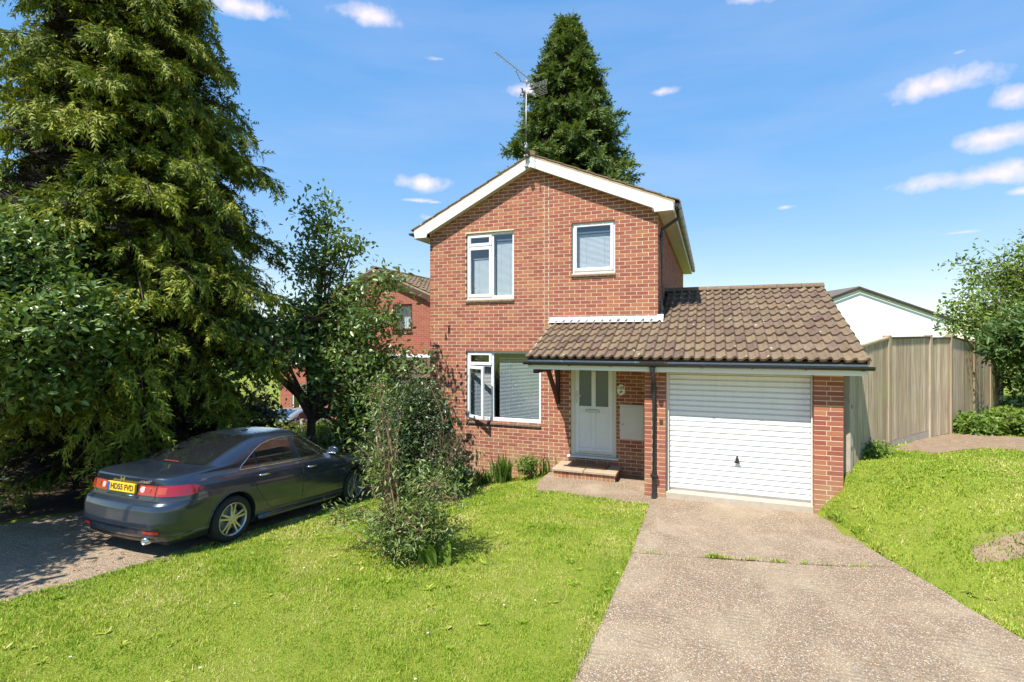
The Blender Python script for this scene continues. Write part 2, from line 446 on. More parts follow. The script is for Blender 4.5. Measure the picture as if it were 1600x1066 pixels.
def lamp_red():
    m, b = new_mat('lamp_red')
    pos = b.n('ShaderNodeNewGeometry').outputs['Position']
    c = b.mix(b.noise(pos, 30, 2), (0.40, 0.006, 0.012), (0.24, 0.004, 0.008))
    return finish(b, m, c, 0.12, None, 0.0, 0.6, coat=1.0)


lamp_red()
simple('lamp_amber', (0.42, 0.05, 0.012), None, 30, 0.12, spec=0.6, coat=1.0)
simple('lamp_clear', (0.55, 0.34, 0.34), (0.72, 0.5, 0.5), 30, 0.15, spec=0.7, coat=1.0)


# ------------------------------------------------------------------ object helpers
def link(o, parent=None):
    COL.objects.link(o)
    if parent is not None:
        o.parent = parent
    return o


def tag(o, label=None, cat=None, group=None, kind=None):
    if label: o['label'] = label
    if cat: o['category'] = cat
    if group: o['group'] = group
    if kind: o['kind'] = kind
    return o


def empty(name, loc, label=None, cat=None, group=None, rot=(0, 0, 0)):
    o = bpy.data.objects.new(name, None)
    o.location = loc
    o.rotation_euler = rot
    link(o)
    return tag(o, label, cat, group)


class MB:
    """collects boxes, prisms and tubes into one mesh object"""
    def __init__(self):
        self.v, self.f, self.smooth = [], [], False

    def poly(self, pts, faces):
        o = len(self.v)
        self.v += [tuple(p) for p in pts]
        self.f += [tuple(i + o for i in f) for f in faces]
        return self

    def box(self, x0, x1, y0, y1, z0, z1, M=None):
        p = [Vector((x, y, z)) for x in (x0, x1) for y in (y0, y1) for z in (z0, z1)]
        if M is not None:
            p = [M @ q for q in p]
        return self.poly(p, [(0, 1, 3, 2), (4, 6, 7, 5), (0, 4, 5, 1), (2, 3, 7, 6), (0, 2, 6, 4), (1, 5, 7, 3)])

    def prism(self, pts, a, b, axis='y'):
        """pts: 2D outline in the plane across axis, extruded from a to b"""
        n = len(pts)
        def P(u, w, t):
            return (u, t, w) if axis == 'y' else ((t, u, w) if axis == 'x' else (u, w, t))
        ps = [P(u, w, a) for u, w in pts] + [P(u, w, b) for u, w in pts]
        fs = [tuple(range(n)), tuple(range(2 * n - 1, n - 1, -1))] + [(i, i + n, (i + 1) % n + n, (i + 1) % n) for i in range(n)]
        return self.poly(ps, fs)

    def tube(self, path, r, seg=8, caps=True):
        path = [Vector(p) for p in path]
        rs = r if hasattr(r, '__len__') else [r] * len(path)
        rings = []
        up = Vector((0, 0, 1))
        for i, p in enumerate(path):
            t = (path[min(i + 1, len(path) - 1)] - path[max(i - 1, 0)]).normalized()
            a = t.cross(up)
            if a.length < 1e-3:
                a = t.cross(Vector((1, 0, 0)))
            a.normalize()
            b = a.cross(t).normalized()
            rings.append([p + (a * math.cos(2 * math.pi * k / seg) + b * math.sin(2 * math.pi * k / seg)) * rs[i] for k in range(seg)])
        fs = []
        for i in range(len(path) - 1):
            for k in range(seg):
                fs.append((i * seg + k, i * seg + (k + 1) % seg, (i + 1) * seg + (k + 1) % seg, (i + 1) * seg + k))
        if caps:
            fs.append(tuple(range(seg - 1, -1, -1)))
            o = (len(path) - 1) * seg
            fs.append(tuple(o + k for k in range(seg)))
        return self.poly([q for ring in rings for q in ring], fs)

    def bar(self, p, q, w, h, roll=0.0):
        p, q = Vector(p), Vector(q)
        d = q - p
        M = Matrix.Translation(p) @ d.to_track_quat('X', 'Z').to_matrix().to_4x4() @ Matrix.Rotation(roll, 4, 'X')
        return self.box(0, d.length, -w / 2, w / 2, -h / 2, h / 2, M)

    def mesh(self, name, org=(0, 0, 0)):
        me = bpy.data.meshes.new(name)
        me.from_pydata([(a - org[0], b - org[1], c - org[2]) for a, b, c in self.v], [], self.f)
        bm = bmesh.new()
        bm.from_mesh(me)
        bmesh.ops.recalc_face_normals(bm, faces=bm.faces)
        bm.to_mesh(me)
        bm.free()
        return me

    def build(self, name, mat, parent=None, org=(0, 0, 0), bevel=0.0, smooth=False, seg=1):
        me = self.mesh(name, org)
        me.materials.append(MATS[mat])
        if smooth:
            me.polygons.foreach_set('use_smooth', [True] * len(me.polygons))
        o = link(bpy.data.objects.new(name, me), parent)
        if bevel:
            md = o.modifiers.new('soft_edge', 'BEVEL')
            md.width = bevel
            md.segments = seg
            md.limit_method = 'ANGLE'
        return o


def np_mesh(name, V, F, mat, parent=None, smooth=False, loc=None):
    """V (n,3), F (m,k) arrays to a mesh object; loc becomes the origin"""
    V = np.asarray(V, dtype=np.float32)
    if loc is not None:
        V = V - np.array(loc, dtype=np.float32)
    F = np.asarray(F, dtype=np.int32)
    me = bpy.data.meshes.new(name)
    me.vertices.add(len(V))
    me.vertices.foreach_set('co', V.ravel())
    m, k = F.shape
    me.loops.add(m * k)
    me.loops.foreach_set('vertex_index', F.ravel())
    me.polygons.add(m)
    me.polygons.foreach_set('loop_start', np.arange(0, m * k, k, dtype=np.int32))
    me.polygons.foreach_set('loop_total', np.full(m, k, dtype=np.int32))
    if smooth:
        me.polygons.foreach_set('use_smooth', np.ones(m, dtype=bool))
    me.update(calc_edges=True)
    if mat:
        me.materials.append(MATS[mat])
    o = bpy.data.objects.new(name, me)
    link(o, parent)
    if loc is not None and parent is None:
        o.location = loc
    return o


def unit(a):
    return a / np.maximum(np.linalg.norm(a, axis=-1, keepdims=True), 1e-9)


def scatter(P, A, N, size, tv, tf, jitter=0.0):
    """one copy of a template (tv: along, side, normal) at each P, pointing along A, face normal near N -> verts, faces"""
    P = np.asarray(P, float)
    A = unit(np.asarray(A, float))
    S = unit(np.cross(N, A))
    Nn = np.cross(A, S)
    size = np.broadcast_to(np.asarray(size, float).reshape(-1, 1, 1) if np.ndim(size) else np.array(size).reshape(1, 1, 1), (len(P), 1, 1))
    tv = np.asarray(tv, float)
    V = P[:, None, :] + size * (tv[None, :, 0:1] * A[:, None, :] + tv[None, :, 1:2] * S[:, None, :] + tv[None, :, 2:3] * Nn[:, None, :])
    k = len(tv)
    F = np.asarray(tf)[None, :, :] + (np.arange(len(P)) * k)[:, None, None]
    return V.reshape(-1, 3), F.reshape(-1, F.shape[-1])


LEAF_V = [(0, 0, 0), (0.3, 0.22, 0.05), (0.7, 0.19, 0.03), (1, 0, -0.06), (0.7, -0.19, 0.03), (0.3, -0.22, 0.05)]
LEAF_F = [(0, 1, 2, 3), (0, 3, 4, 5)]
NARROW_V = [(0, 0, 0), (0.35, 0.13, 0.04), (0.7, 0.11, 0.02), (1, 0, -0.08), (0.7, -0.11, 0.02), (0.35, -0.13, 0.04)]


def spray_template(n=9, droop=0.35, wid=0.085):
    v, f = [], []
    def leaflet(bx, by, ang, ln, w):
        o = len(v)
        ca, sa = math.cos(ang), math.sin(ang)
        tx, ty = bx + ln * ca, by + ln * sa
        v.extend([(bx - sa * w / 2, by + ca * w / 2, -droop * bx * bx), (bx + sa * w / 2, by - ca * w / 2, -droop * bx * bx), (tx, ty, -droop * tx * tx)])
        f.append((o, o + 1, o + 2))
    leaflet(0, 0, 0, 1.0, wid)
    m = (n - 1) // 2
    for i in range(m):
        x = 0.12 + 0.62 * i / max(1, m - 1)
        ln = 0.42 * (1 - 0.5 * i / m)
        leaflet(x, 0, 0.62, ln, wid)
        leaflet(x + 0.05, 0, -0.62, ln, wid)
    return v, f


def tubes_np(paths, radii, seg=5):
    """list of (k,3) paths with equal k -> verts, quads"""
    V, F, o = [], [], 0
    for path, rad in zip(paths, radii):
        path = np.asarray(path, float)
        k = len(path)
        t = unit(np.gradient(path, axis=0))
        ref = np.where(np.abs(t[:, 2:3]) > 0.95, np.array([[1.0, 0, 0]]), np.array([[0, 0, 1.0]]))
        a = unit(np.cross(t, ref))
        b = np.cross(a, t)
        an = np.linspace(0, 2 * np.pi, seg, endpoint=False)
        ring = path[:, None, :] + np.asarray(rad, float)[:, None, None] * (np.cos(an)[None, :, None] * a[:, None, :] + np.sin(an)[None, :, None] * b[:, None, :])
        V.append(ring.reshape(-1, 3))
        i = np.arange(k - 1)[:, None] * seg
        j = np.arange(seg)[None, :]
        j2 = (j + 1) % seg
        F.append(np.stack([i + j, i + j2, i + seg + j2, i + seg + j], -1).reshape(-1, 4) + o)
        o += k * seg
    return np.concatenate(V), np.concatenate(F)


def bez(p0, p1, p2, n=6):
    t = np.linspace(0, 1, n)[:, None]
    p0, p1, p2 = (np.asarray(p, float) for p in (p0, p1, p2))
    return (1 - t) ** 2 * p0 + 2 * t * (1 - t) * p1 + t * t * p2


def text_part(body, size, mat, name, parent, M, extrude=0.001, bold=0.0, sx=1.0):
    cu = bpy.data.curves.new(name, 'FONT')
    cu.body = body
    cu.size = size
    cu.extrude = extrude
    cu.offset = bold
    cu.align_x = 'CENTER'
    cu.align_y = 'CENTER'
    tmp = bpy.data.objects.new('tmp_text', cu)
    COL.objects.link(tmp)
    dg = bpy.context.evaluated_depsgraph_get()
    dg.update()
    me = bpy.data.meshes.new_from_object(tmp.evaluated_get(dg))
    bpy.data.objects.remove(tmp)
    me.transform(M @ Matrix.Diagonal((sx, 1, 1, 1)))
    me.name = name
    me.materials.clear()
    me.materials.append(MATS[mat])
    return link(bpy.data.objects.new(name, me), parent)


# ------------------------------------------------------------------ the ground
def ss(t):
    t = np.clip(t, 0, 1)
    return t * t * (3 - 2 * t)


def g(X, Y):
    """height of the natural ground"""
    X = np.asarray(X, float)
    Y = np.asarray(Y, float)
    left = -0.087 * np.clip(Y - 4.2, 0, 22) * ss((-2.2 - X) / 3.2)
    right = 0.82 * ss((X - 2.0) * 0.35 + (Y - 7.0) * 0.30) * ss((X - 1.35) / 0.65)
    far = -0.1 * np.clip(-11 - X, 0, 9) * ss((Y - 9) / 6)
    return left + right + far


def g1(x, y):
    return float(g(x, y))


DRIVE = [(-1.0, -4.0), (-1.0, 3.9), (-0.935, 6.55), (-0.95, 8.5), (-1.06, 8.62), (-1.06, 9.06), (1.52, 9.06), (1.60, 8.75), (1.72, 8.2), (1.9, 7.6), (2.1, 7.05), (2.35, 6.3), (2.62, 5.75), (3.3, 4.4), (4.6, 2.4), (7, -1), (8, -4)]
PATH = [(-2.86, 8.68), (-2.3, 8.62), (-0.95, 8.52), (-1.06, 8.62), (-1.06, 10.29), (-3.0, 10.29), (-3.02, 9.3)]
NDRIVE = [(-5.8, -2.0), (-6.3, 1.0), (-6.65, 2.9), (-6.2, 4.2), (-6.04, 5.0), (-6.02, 7.0), (-6.05, 15.4), (-10.4, 15.4), (-9.4, 5), (-9.9, 2.5), (-13, 0.5), (-13, -2)]
DIRT = [(2.82, 10.22), (3.34, 10.12), (4.2, 10.84), (5.25, 10.98), (7.16, 10.7), (9.07, 10.12), (9.17, 11.27), (5.73, 12.32), (4.39, 12.37), (3.77, 11.75)]
BARE = [(2.72, 7.2), (2.95, 7.08), (3.2, 7.12), (3.5, 7.2), (3.42, 7.42), (3.05, 7.46), (2.8, 7.36)]


def inside(poly, X, Y):
    X = np.asarray(X, float)
    Y = np.asarray(Y, float)
    r = np.zeros(X.shape, bool)
    n = len(poly)
    for i in range(n):
        (x0, y0), (x1, y1) = poly[i], poly[(i + 1) % n]
        c = ((y0 > Y) != (y1 > Y)) & (X < (x1 - x0) * (Y - y0) / (y1 - y0 + 1e-12) + x0)
        r ^= c
    return r


def axis(lo, hi, a, b, step, far):
    mid = np.arange(a, b + 1e-6, step)
    l = a - np.geomspace(step * 2, a - lo, far)[::-1]
    h = b + np.geomspace(step * 2, hi - b, far)
    return np.concatenate([l, mid, h])


gx = axis(-900, 900, -14, 10, 0.15, 26)
gy = axis(-300, 1500, -1, 20, 0.15, 26)
GX, GY = np.meshgrid(gx, gy)
GZ = g(GX, GY)
hard = inside(DRIVE, GX, GY) | inside(PATH, GX, GY)
GZ = GZ + np.where(hard, -0.09, 0.012)
GZ = np.where(inside(NDRIVE, GX, GY), g(GX, GY) - 0.06, GZ)
nyy, nxx = GX.shape
idx = np.arange(nyy * nxx).reshape(nyy, nxx)
GF = np.stack([idx[:-1, :-1], idx[:-1, 1:], idx[1:, 1:], idx[1:, :-1]], -1).reshape(-1, 4)
ground = np_mesh('ground', np.stack([GX, GY, GZ], -1).reshape(-1, 3), GF, 'soil_turf', smooth=True)
tag(ground, 'uneven turf and soil ground under the front gardens', kind='structure')


def sheet(name, poly, zfun, mat, label, depth=0.12, step=0.35, edge=0.012):
    """a slab with the given outline, its top following zfun"""
    bm = bmesh.new()
    # densify the outline so that the top can follow the ground
    pts = []
    for i in range(len(poly)):
        (x0, y0), (x1, y1) = poly[i], poly[(i + 1) % len(poly)]
        n = max(1, int(math.hypot(x1 - x0, y1 - y0) / step))
        for k in range(n):
            t = k / n
            pts.append((x0 + (x1 - x0) * t + RNG.normal(0, edge), y0 + (y1 - y0) * t + RNG.normal(0, edge)))
    vs = [bm.verts.new((x, y, 0)) for x, y in pts]
    f = bm.faces.new(vs)
    xs = [p[0] for p in pts]; ys = [p[1] for p in pts]
    bmesh.ops.triangulate(bm, faces=[f])
    for ax, lo, hi in ((0, min(xs), max(xs)), (1, min(ys), max(ys))):
        c = lo + step
        while c < hi:
            co = [0, 0, 0]; no = [0, 0, 0]
            co[ax] = c; no[ax] = 1
            bmesh.ops.bisect_plane(bm, geom=bm.verts[:] + bm.edges[:] + bm.faces[:], plane_co=co, plane_no=no)
            c += step
    for v in bm.verts:
        v.co.z = zfun(v.co.x, v.co.y)
    r = bmesh.ops.extrude_face_region(bm, geom=bm.faces[:])
    for e in r['geom']:
        if isinstance(e, bmesh.types.BMVert):
            e.co.z -= depth
    bmesh.ops.recalc_face_normals(bm, faces=bm.faces)
    me = bpy.data.meshes.new(name)
    bm.to_mesh(me)
    bm.free()
    me.materials.append(MATS[mat])
    o = link(bpy.data.objects.new(name, me))
    return tag(o, label, kind='structure')


def drive_z(x, y):
    return 0.06 * float(ss((x - 1.2) / 1.2)) * float(ss((y - 4.5) / 3.0)) - 0.004 + 0.05 * max(0, -y) * 0


JL, JR = (-0.935, 6.54), (2.22, 7.18)        # joint between the two bays
def jy(x):
    return JL[1] + (JR[1] - JL[1]) * (x - JL[0]) / (JR[0] - JL[0])


def split_drive(near):
    out = []
    n = len(DRIVE)
    d = 0.012 * (-1 if near else 1)
    def side(p):
        return (jy(p[0]) + d) - p[1] if near else p[1] - (jy(p[0]) + d)
    for i in range(n):
        a, b = DRIVE[i], DRIVE[(i + 1) % n]
        sa, sb = side(a), side(b)
        if sa >= 0:
            out.append(a)
        if (sa >= 0) != (sb >= 0):
            t = sa / (sa - sb)
            out.append((a[0] + (b[0] - a[0]) * t, a[1] + (b[1] - a[1]) * t))
    return out


sheet('driveway', split_drive(True), drive_z, 'aggregate', 'near bay of exposed aggregate concrete driveway')
sheet('driveway', split_drive(False), drive_z, 'aggregate', 'far bay of aggregate concrete driveway before the garage')
sheet('path', PATH, lambda x, y: -0.0005, 'aggregate', 'concrete path in front of the white front door')
sheet('driveway', NDRIVE, lambda x, y: g1(x, y) - 0.012, 'aggregate', 'sloping concrete driveway under the dark grey car')
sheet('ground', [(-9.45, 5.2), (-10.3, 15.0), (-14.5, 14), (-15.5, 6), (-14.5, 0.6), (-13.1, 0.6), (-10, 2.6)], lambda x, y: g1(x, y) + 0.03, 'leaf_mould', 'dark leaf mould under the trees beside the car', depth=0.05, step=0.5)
sheet('path', DIRT, lambda x, y: g1(x, y) + 0.024, 'bare_soil', 'bare brown soil path along the timber fence', depth=0.04)
sheet('ground', BARE, lambda x, y: g1(x, y) + 0.015, 'bare_soil', 'worn bare patch in the lawn beside the driveway', depth=0.03, step=0.12, edge=0.025)

# ------------------------------------------------------------------ houses
B0 = Vector((-3.45, 10.3, 0.0))
XL, XR, YF = -5.953, -0.944, 10.3
YB = 20.0
RIDGE_X = -3.49
ZR, ZL_E, ZR_E = 6.432, 5.101, 5.233         # barge board top at the ridge, at the outer left and right tips
XLT, XRT = -6.268, -0.655
SL = (ZR - ZL_E) / (RIDGE_X - XLT)
SR = (ZR - ZR_E) / (XRT - RIDGE_X)


def roof_line(x):
    return ZR - (SL * (RIDGE_X - x) if x < RIDGE_X else SR * (x - RIDGE_X))


WIN_UL = (-5.05, -3.913, 3.54, 4.99)
WIN_UR = (-2.652, -1.766, 4.0, 5.045)
WIN_G = (-5.05, -3.311, 0.89, 2.41)
DOOR = (-2.68, -1.742, 0.30, 2.42)
OPEN = [WIN_UL, WIN_UR, WIN_G, DOOR]
SLOPE = 0.41
E_Y, E_Z = 8.66, 2.345                       # eave edge of canopy and garage tiles
G_RIDGE_Y = 12.05
CX0, CX1 = -3.08, 2.13
BRICK_CACHE = {}
BH = 0.0615


def gable_wall(mb, y0, y1, zbot, openings, inset=0.0):
    """front wall as cells round the openings, the top cut to the roof slope"""
    xs = sorted({XL + inset, XR - inset, RIDGE_X} | {o[0] for o in openings} | {o[1] for o in openings})
    for xa, xb in zip(xs[:-1], xs[1:]):
        xm = (xa + xb) / 2
        cuts = sorted((o[2], o[3]) for o in openings if o[0] - 1e-6 <= xa and xb <= o[1] + 1e-6)
        z = zbot
        for (a, b) in cuts:
            if a > z:
                mb.box(xa, xb, y0, y1, z, a)
            z = max(z, b)
        mb.prism([(xa, z), (xb, z), (xb, roof_line(xb) - 0.03), (xa, roof_line(xa) - 0.03)], y0, y1, 'y')


def course(xa, xb, k, lead=0.0):
    """stretcher bond: (start, end) of the bricks of course k between xa and xb"""
    x = xa - (0.1125 if k % 2 else 0.0) + lead
    out = []
    while x < xb:
        s, e = max(x, xa), min(x + 0.2115, xb)
        if e - s > 0.03:
            out.append((s, e))
        x += 0.225
    return out


def clip(seg, holes, z0, z1):
    segs = [seg]
    for (a, b, c, d) in holes:
        if z1 <= c + 0.02 or z0 >= d - 0.02:
            continue
        nxt = []
        for (s, e) in segs:
            if e <= a or s >= b:
                nxt.append((s, e))
                continue
            if a - s > 0.012:
                nxt.append((s, a))
            if e - b > 0.012:
                nxt.append((b, e))
        segs = nxt
    return segs


def lay_bricks(parent, org):
    """every brick of the front and the garage piers; the 300 nearest are objects, the rest one mesh"""
    bricks = []   # (x0,x1,y0,y1,z0)
    holes = OPEN + [(-3.234, -3.224, 2.5, 9.0)]
    for k in range(-8, 90):
        z = k * 0.075 + 0.005
        for seg in course(XL, XR, k):
            for (s, e) in clip(seg, holes, z, z + 0.065):
                if z + 0.065 < min(roof_line(s), roof_line(e)) - 0.03:
                    bricks.append((s, e, YF, YF + 0.04, z))
    piers = []
    for k in range(-2, 28):
        z = k * 0.075 + 0.005
        for (xa, xb, hd) in ((-1.046, -0.701, 0), (1.475, 1.861, 0)):
            w = xb - xa
            cut = [(xa, xa + 0.215), (xa + 0.225, xb)] if k % 2 else [(xa, xb - 0.225), (xb - 0.215, xb)]
            for (s, e) in cut:
                piers.append((s, e, 9.0, 9.138, z))
    side = []
    for k in range(34, 70):                  # side wall above the garage roof
        z = k * 0.075 + 0.005
        if z > 5.1: break
        y = YF + 0.05 + (0.1125 if k % 2 else 0)
        while y < YB - 0.2:
            side.append((XR - 0.03, XR, y, y + 0.215, z))
            y += 0.225
    cc = Vector((0, 0, CAM_H))
    vis = [b for b in bricks if b[4] > 0.02]
    vis.sort(key=lambda b: (Vector(((b[0] + b[1]) / 2, b[2], b[4])) - cc).length - 3.0 * (b[1] - b[0]))
    single_pier = [b for b in piers if b[4] > -0.02]
    # bricks behind the tiles or the canopy do not show
    vis = [b for b in vis if not (2.2 < b[4] < 3.05 and b[0] > -3.0)]
    singles = single_pier + vis[:300 - len(single_pier)]
    chosen = set(singles)
    for b in singles:
        key = (round(b[1] - b[0], 3), round(b[3] - b[2], 3))
        if key not in BRICK_CACHE:
            me = MB().box(0, key[0], 0, key[1], 0, BH).mesh('brick')
            me.materials.append(MATS['brick_one'])
            BRICK_CACHE[key] = me
        o = bpy.data.objects.new('brick', BRICK_CACHE[key])
        o.location = (b[0] - org[0], b[2] - org[1] - abs(random.gauss(0, 0.0008)), b[4] - org[2] + random.gauss(0, 0.0008))
        link(o, parent)
    mb = MB()
    for b in bricks + piers + side:
        if b not in chosen:
            mb.box(b[0], b[1], b[2] - abs(random.gauss(0, 0.0008)) * (b[2] < YF + 0.01), b[3], b[4], b[4] + BH)
    o = mb.build('bricks', 'brick_many', parent, org)
    o['kind'] = 'stuff'


PROFILE = [(0, 0.006), (0.12, 0.0), (0.34, 0.002), (0.5, 0.014), (0.64, 0.035), (0.78, 0.046), (0.9, 0.034), (1.0, 0.004)]


def tile_template(p, expo, wide=1.0):
    """roll tile: u across, v down the slope, n normal; the lower edge rides over the row below"""
    L = expo + 0.035
    v, f = [], []
    n = len(PROFILE)
    for vv, lift in ((0.0, 0.0), (L, 0.036)):
        for (u, h) in PROFILE:
            v.append((u * p * wide, vv, h + lift))
    for (u, h) in PROFILE:
        v.append((u * p * wide, L - 0.002, h - 0.002))
    for i in range(n - 1):
        f.append((i, i + 1, n + i + 1, n + i))
        f.append((n + i, n + i + 1, 2 * n + i + 1, 2 * n + i))
    return v, f


def tile_sheet(name, o, u, v, nu, nv, p, expo, mat, parent, org):
    """a whole slope of roll tiles as one mesh. o: top corner, u across, v down the slope"""
    u, v = Vector(u).normalized(), Vector(v).normalized()
    n = u.cross(v)
    if n.z < 0: n = -n
    tv, tf = tile_template(p, expo)
    mb = MB()
    for j in range(nv):
        for i in range(nu):
            base = Vector(o) + u * (i * p) + v * (j * expo) + n * random.gauss(0, 0.0015)
            mb.poly([base + u * a + v * b + n * c for a, b, c in tv], tf)
    me = bpy.data.meshes.new(name)
    me.from_pydata([(a - org[0], b - org[1], c - org[2]) for a, b, c in mb.v], [], mb.f)
    me.materials.append(MATS[mat])
    ob = link(bpy.data.objects.new(name, me), parent)
    ob['kind'] = 'stuff'
    return ob


def frame_rect(mb, x0, x1, z0, z1, w, y0, y1, wb=None):
    wb = wb or w
    mb.box(x0, x0 + w, y0, y1, z0, z1)
    mb.box(x1 - w, x1, y0, y1, z0, z1)
    mb.box(x0 + w, x1 - w, y0, y1, z1 - w, z1)
    mb.box(x0 + w, x1 - w, y0, y1, z0, z0 + wb)


def window(parent, org, rect, panes, fmat, y=YF + 0.055, fw=0.055, label=None, sill='sill_tile'):
    """frame with sashes and panes. panes: list of (x0,x1,z0,z1, sash?, open angle)"""
    x0, x1, z0, z1 = rect
    fr = MB()
    frame_rect(fr, x0, x1, z0, z1, fw, y, y + 0.07, fw + 0.015)
    # glazing bars between neighbouring lights
    xm = sorted({p[0] for p in panes if p[0] > x0 + 0.2})
    for m in xm:
        fr.box(m - 0.03, m + 0.03, y + 0.001, y + 0.069, z0 + fw, z1 - fw)
    zm = sorted({p[2] for p in panes if p[2] > z0 + 0.2})
    for m in zm:
        pr = [p for p in panes if p[2] == m][0]
        fr.box(x0 + fw, pr[1] - 0.03, y + 0.002, y + 0.068, m - 0.03, m + 0.03)
    w = fr.build('window', fmat, parent, org, bevel=0.006)
    if label: w['label'] = label
    for (a, b, c, d, sash, ang) in panes:
        a2 = a + (fw if a <= x0 + 0.01 else 0.03)
        b2 = b - (fw if b >= x1 - 0.01 else 0.03)
        c2 = c + (fw + 0.012 if c <= z0 + 0.01 else 0.03)
        d2 = d - (fw if d >= z1 - 0.01 else 0.03)
        if sash:
            M = Matrix.Identity(4)
            a3, b3, c3, d3 = a2 - 0.018, b2 + 0.018, c2 - 0.018, d2 + 0.018
            s = MB()
            frame_rect(s, a3, b3, c3, d3, 0.062, y - 0.022, y + 0.03)
            gl = MB().box(a3 + 0.062, b3 - 0.062, y + 0.0, y + 0.006, c3 + 0.062, d3 - 0.062)
            if ang:
                M = Matrix.Translation((a3, y, 0)) @ Matrix.Rotation(-ang, 4, 'Z') @ Matrix.Translation((-a3, -y, 0))
                for q in (s, gl):
                    q.v = [tuple(M @ Vector(p)) for p in q.v]
            s.build('sash', fmat, w, org, bevel=0.006)
            gl.build('pane', 'glass', w, org)
            if ang:
                fx = M @ Vector((b3 - 0.03, y + 0.01, c3 + 0.02))
                MB().bar((b3 - 0.1, y + 0.03, c3 + 0.012), fx, 0.012, 0.006).build('stay', 'steel', w, org)
        else:
            MB().box(a2, b2, y + 0.03, y + 0.036, c2, d2).build('pane', 'glass', w, org)
    sl = MB()
    if sill == 'sill_tile':
        n = max(1, round((x1 - x0) / 0.29))
        for i in range(n):
            xa = x0 - 0.01 + (x1 - x0 + 0.02) * i / n
            xb = x0 - 0.01 + (x1 - x0 + 0.02) * (i + 1) / n - 0.006
            sl.prism([(YF - 0.035, z0 - 0.075), (YF - 0.035, z0 - 0.035), (YF + 0.12, z0 + 0.004), (YF + 0.12, z0 - 0.04)], xa, xb, 'x')
    else:
        sl.prism([(YF - 0.05, z0 - 0.07), (YF - 0.05, z0 - 0.03), (YF + 0.10, z0 + 0.004), (YF + 0.10, z0 - 0.07)], x0 - 0.02, x1 + 0.02, 'x')
    sl.build('sill', sill, w, org, bevel=0.004)
    return w


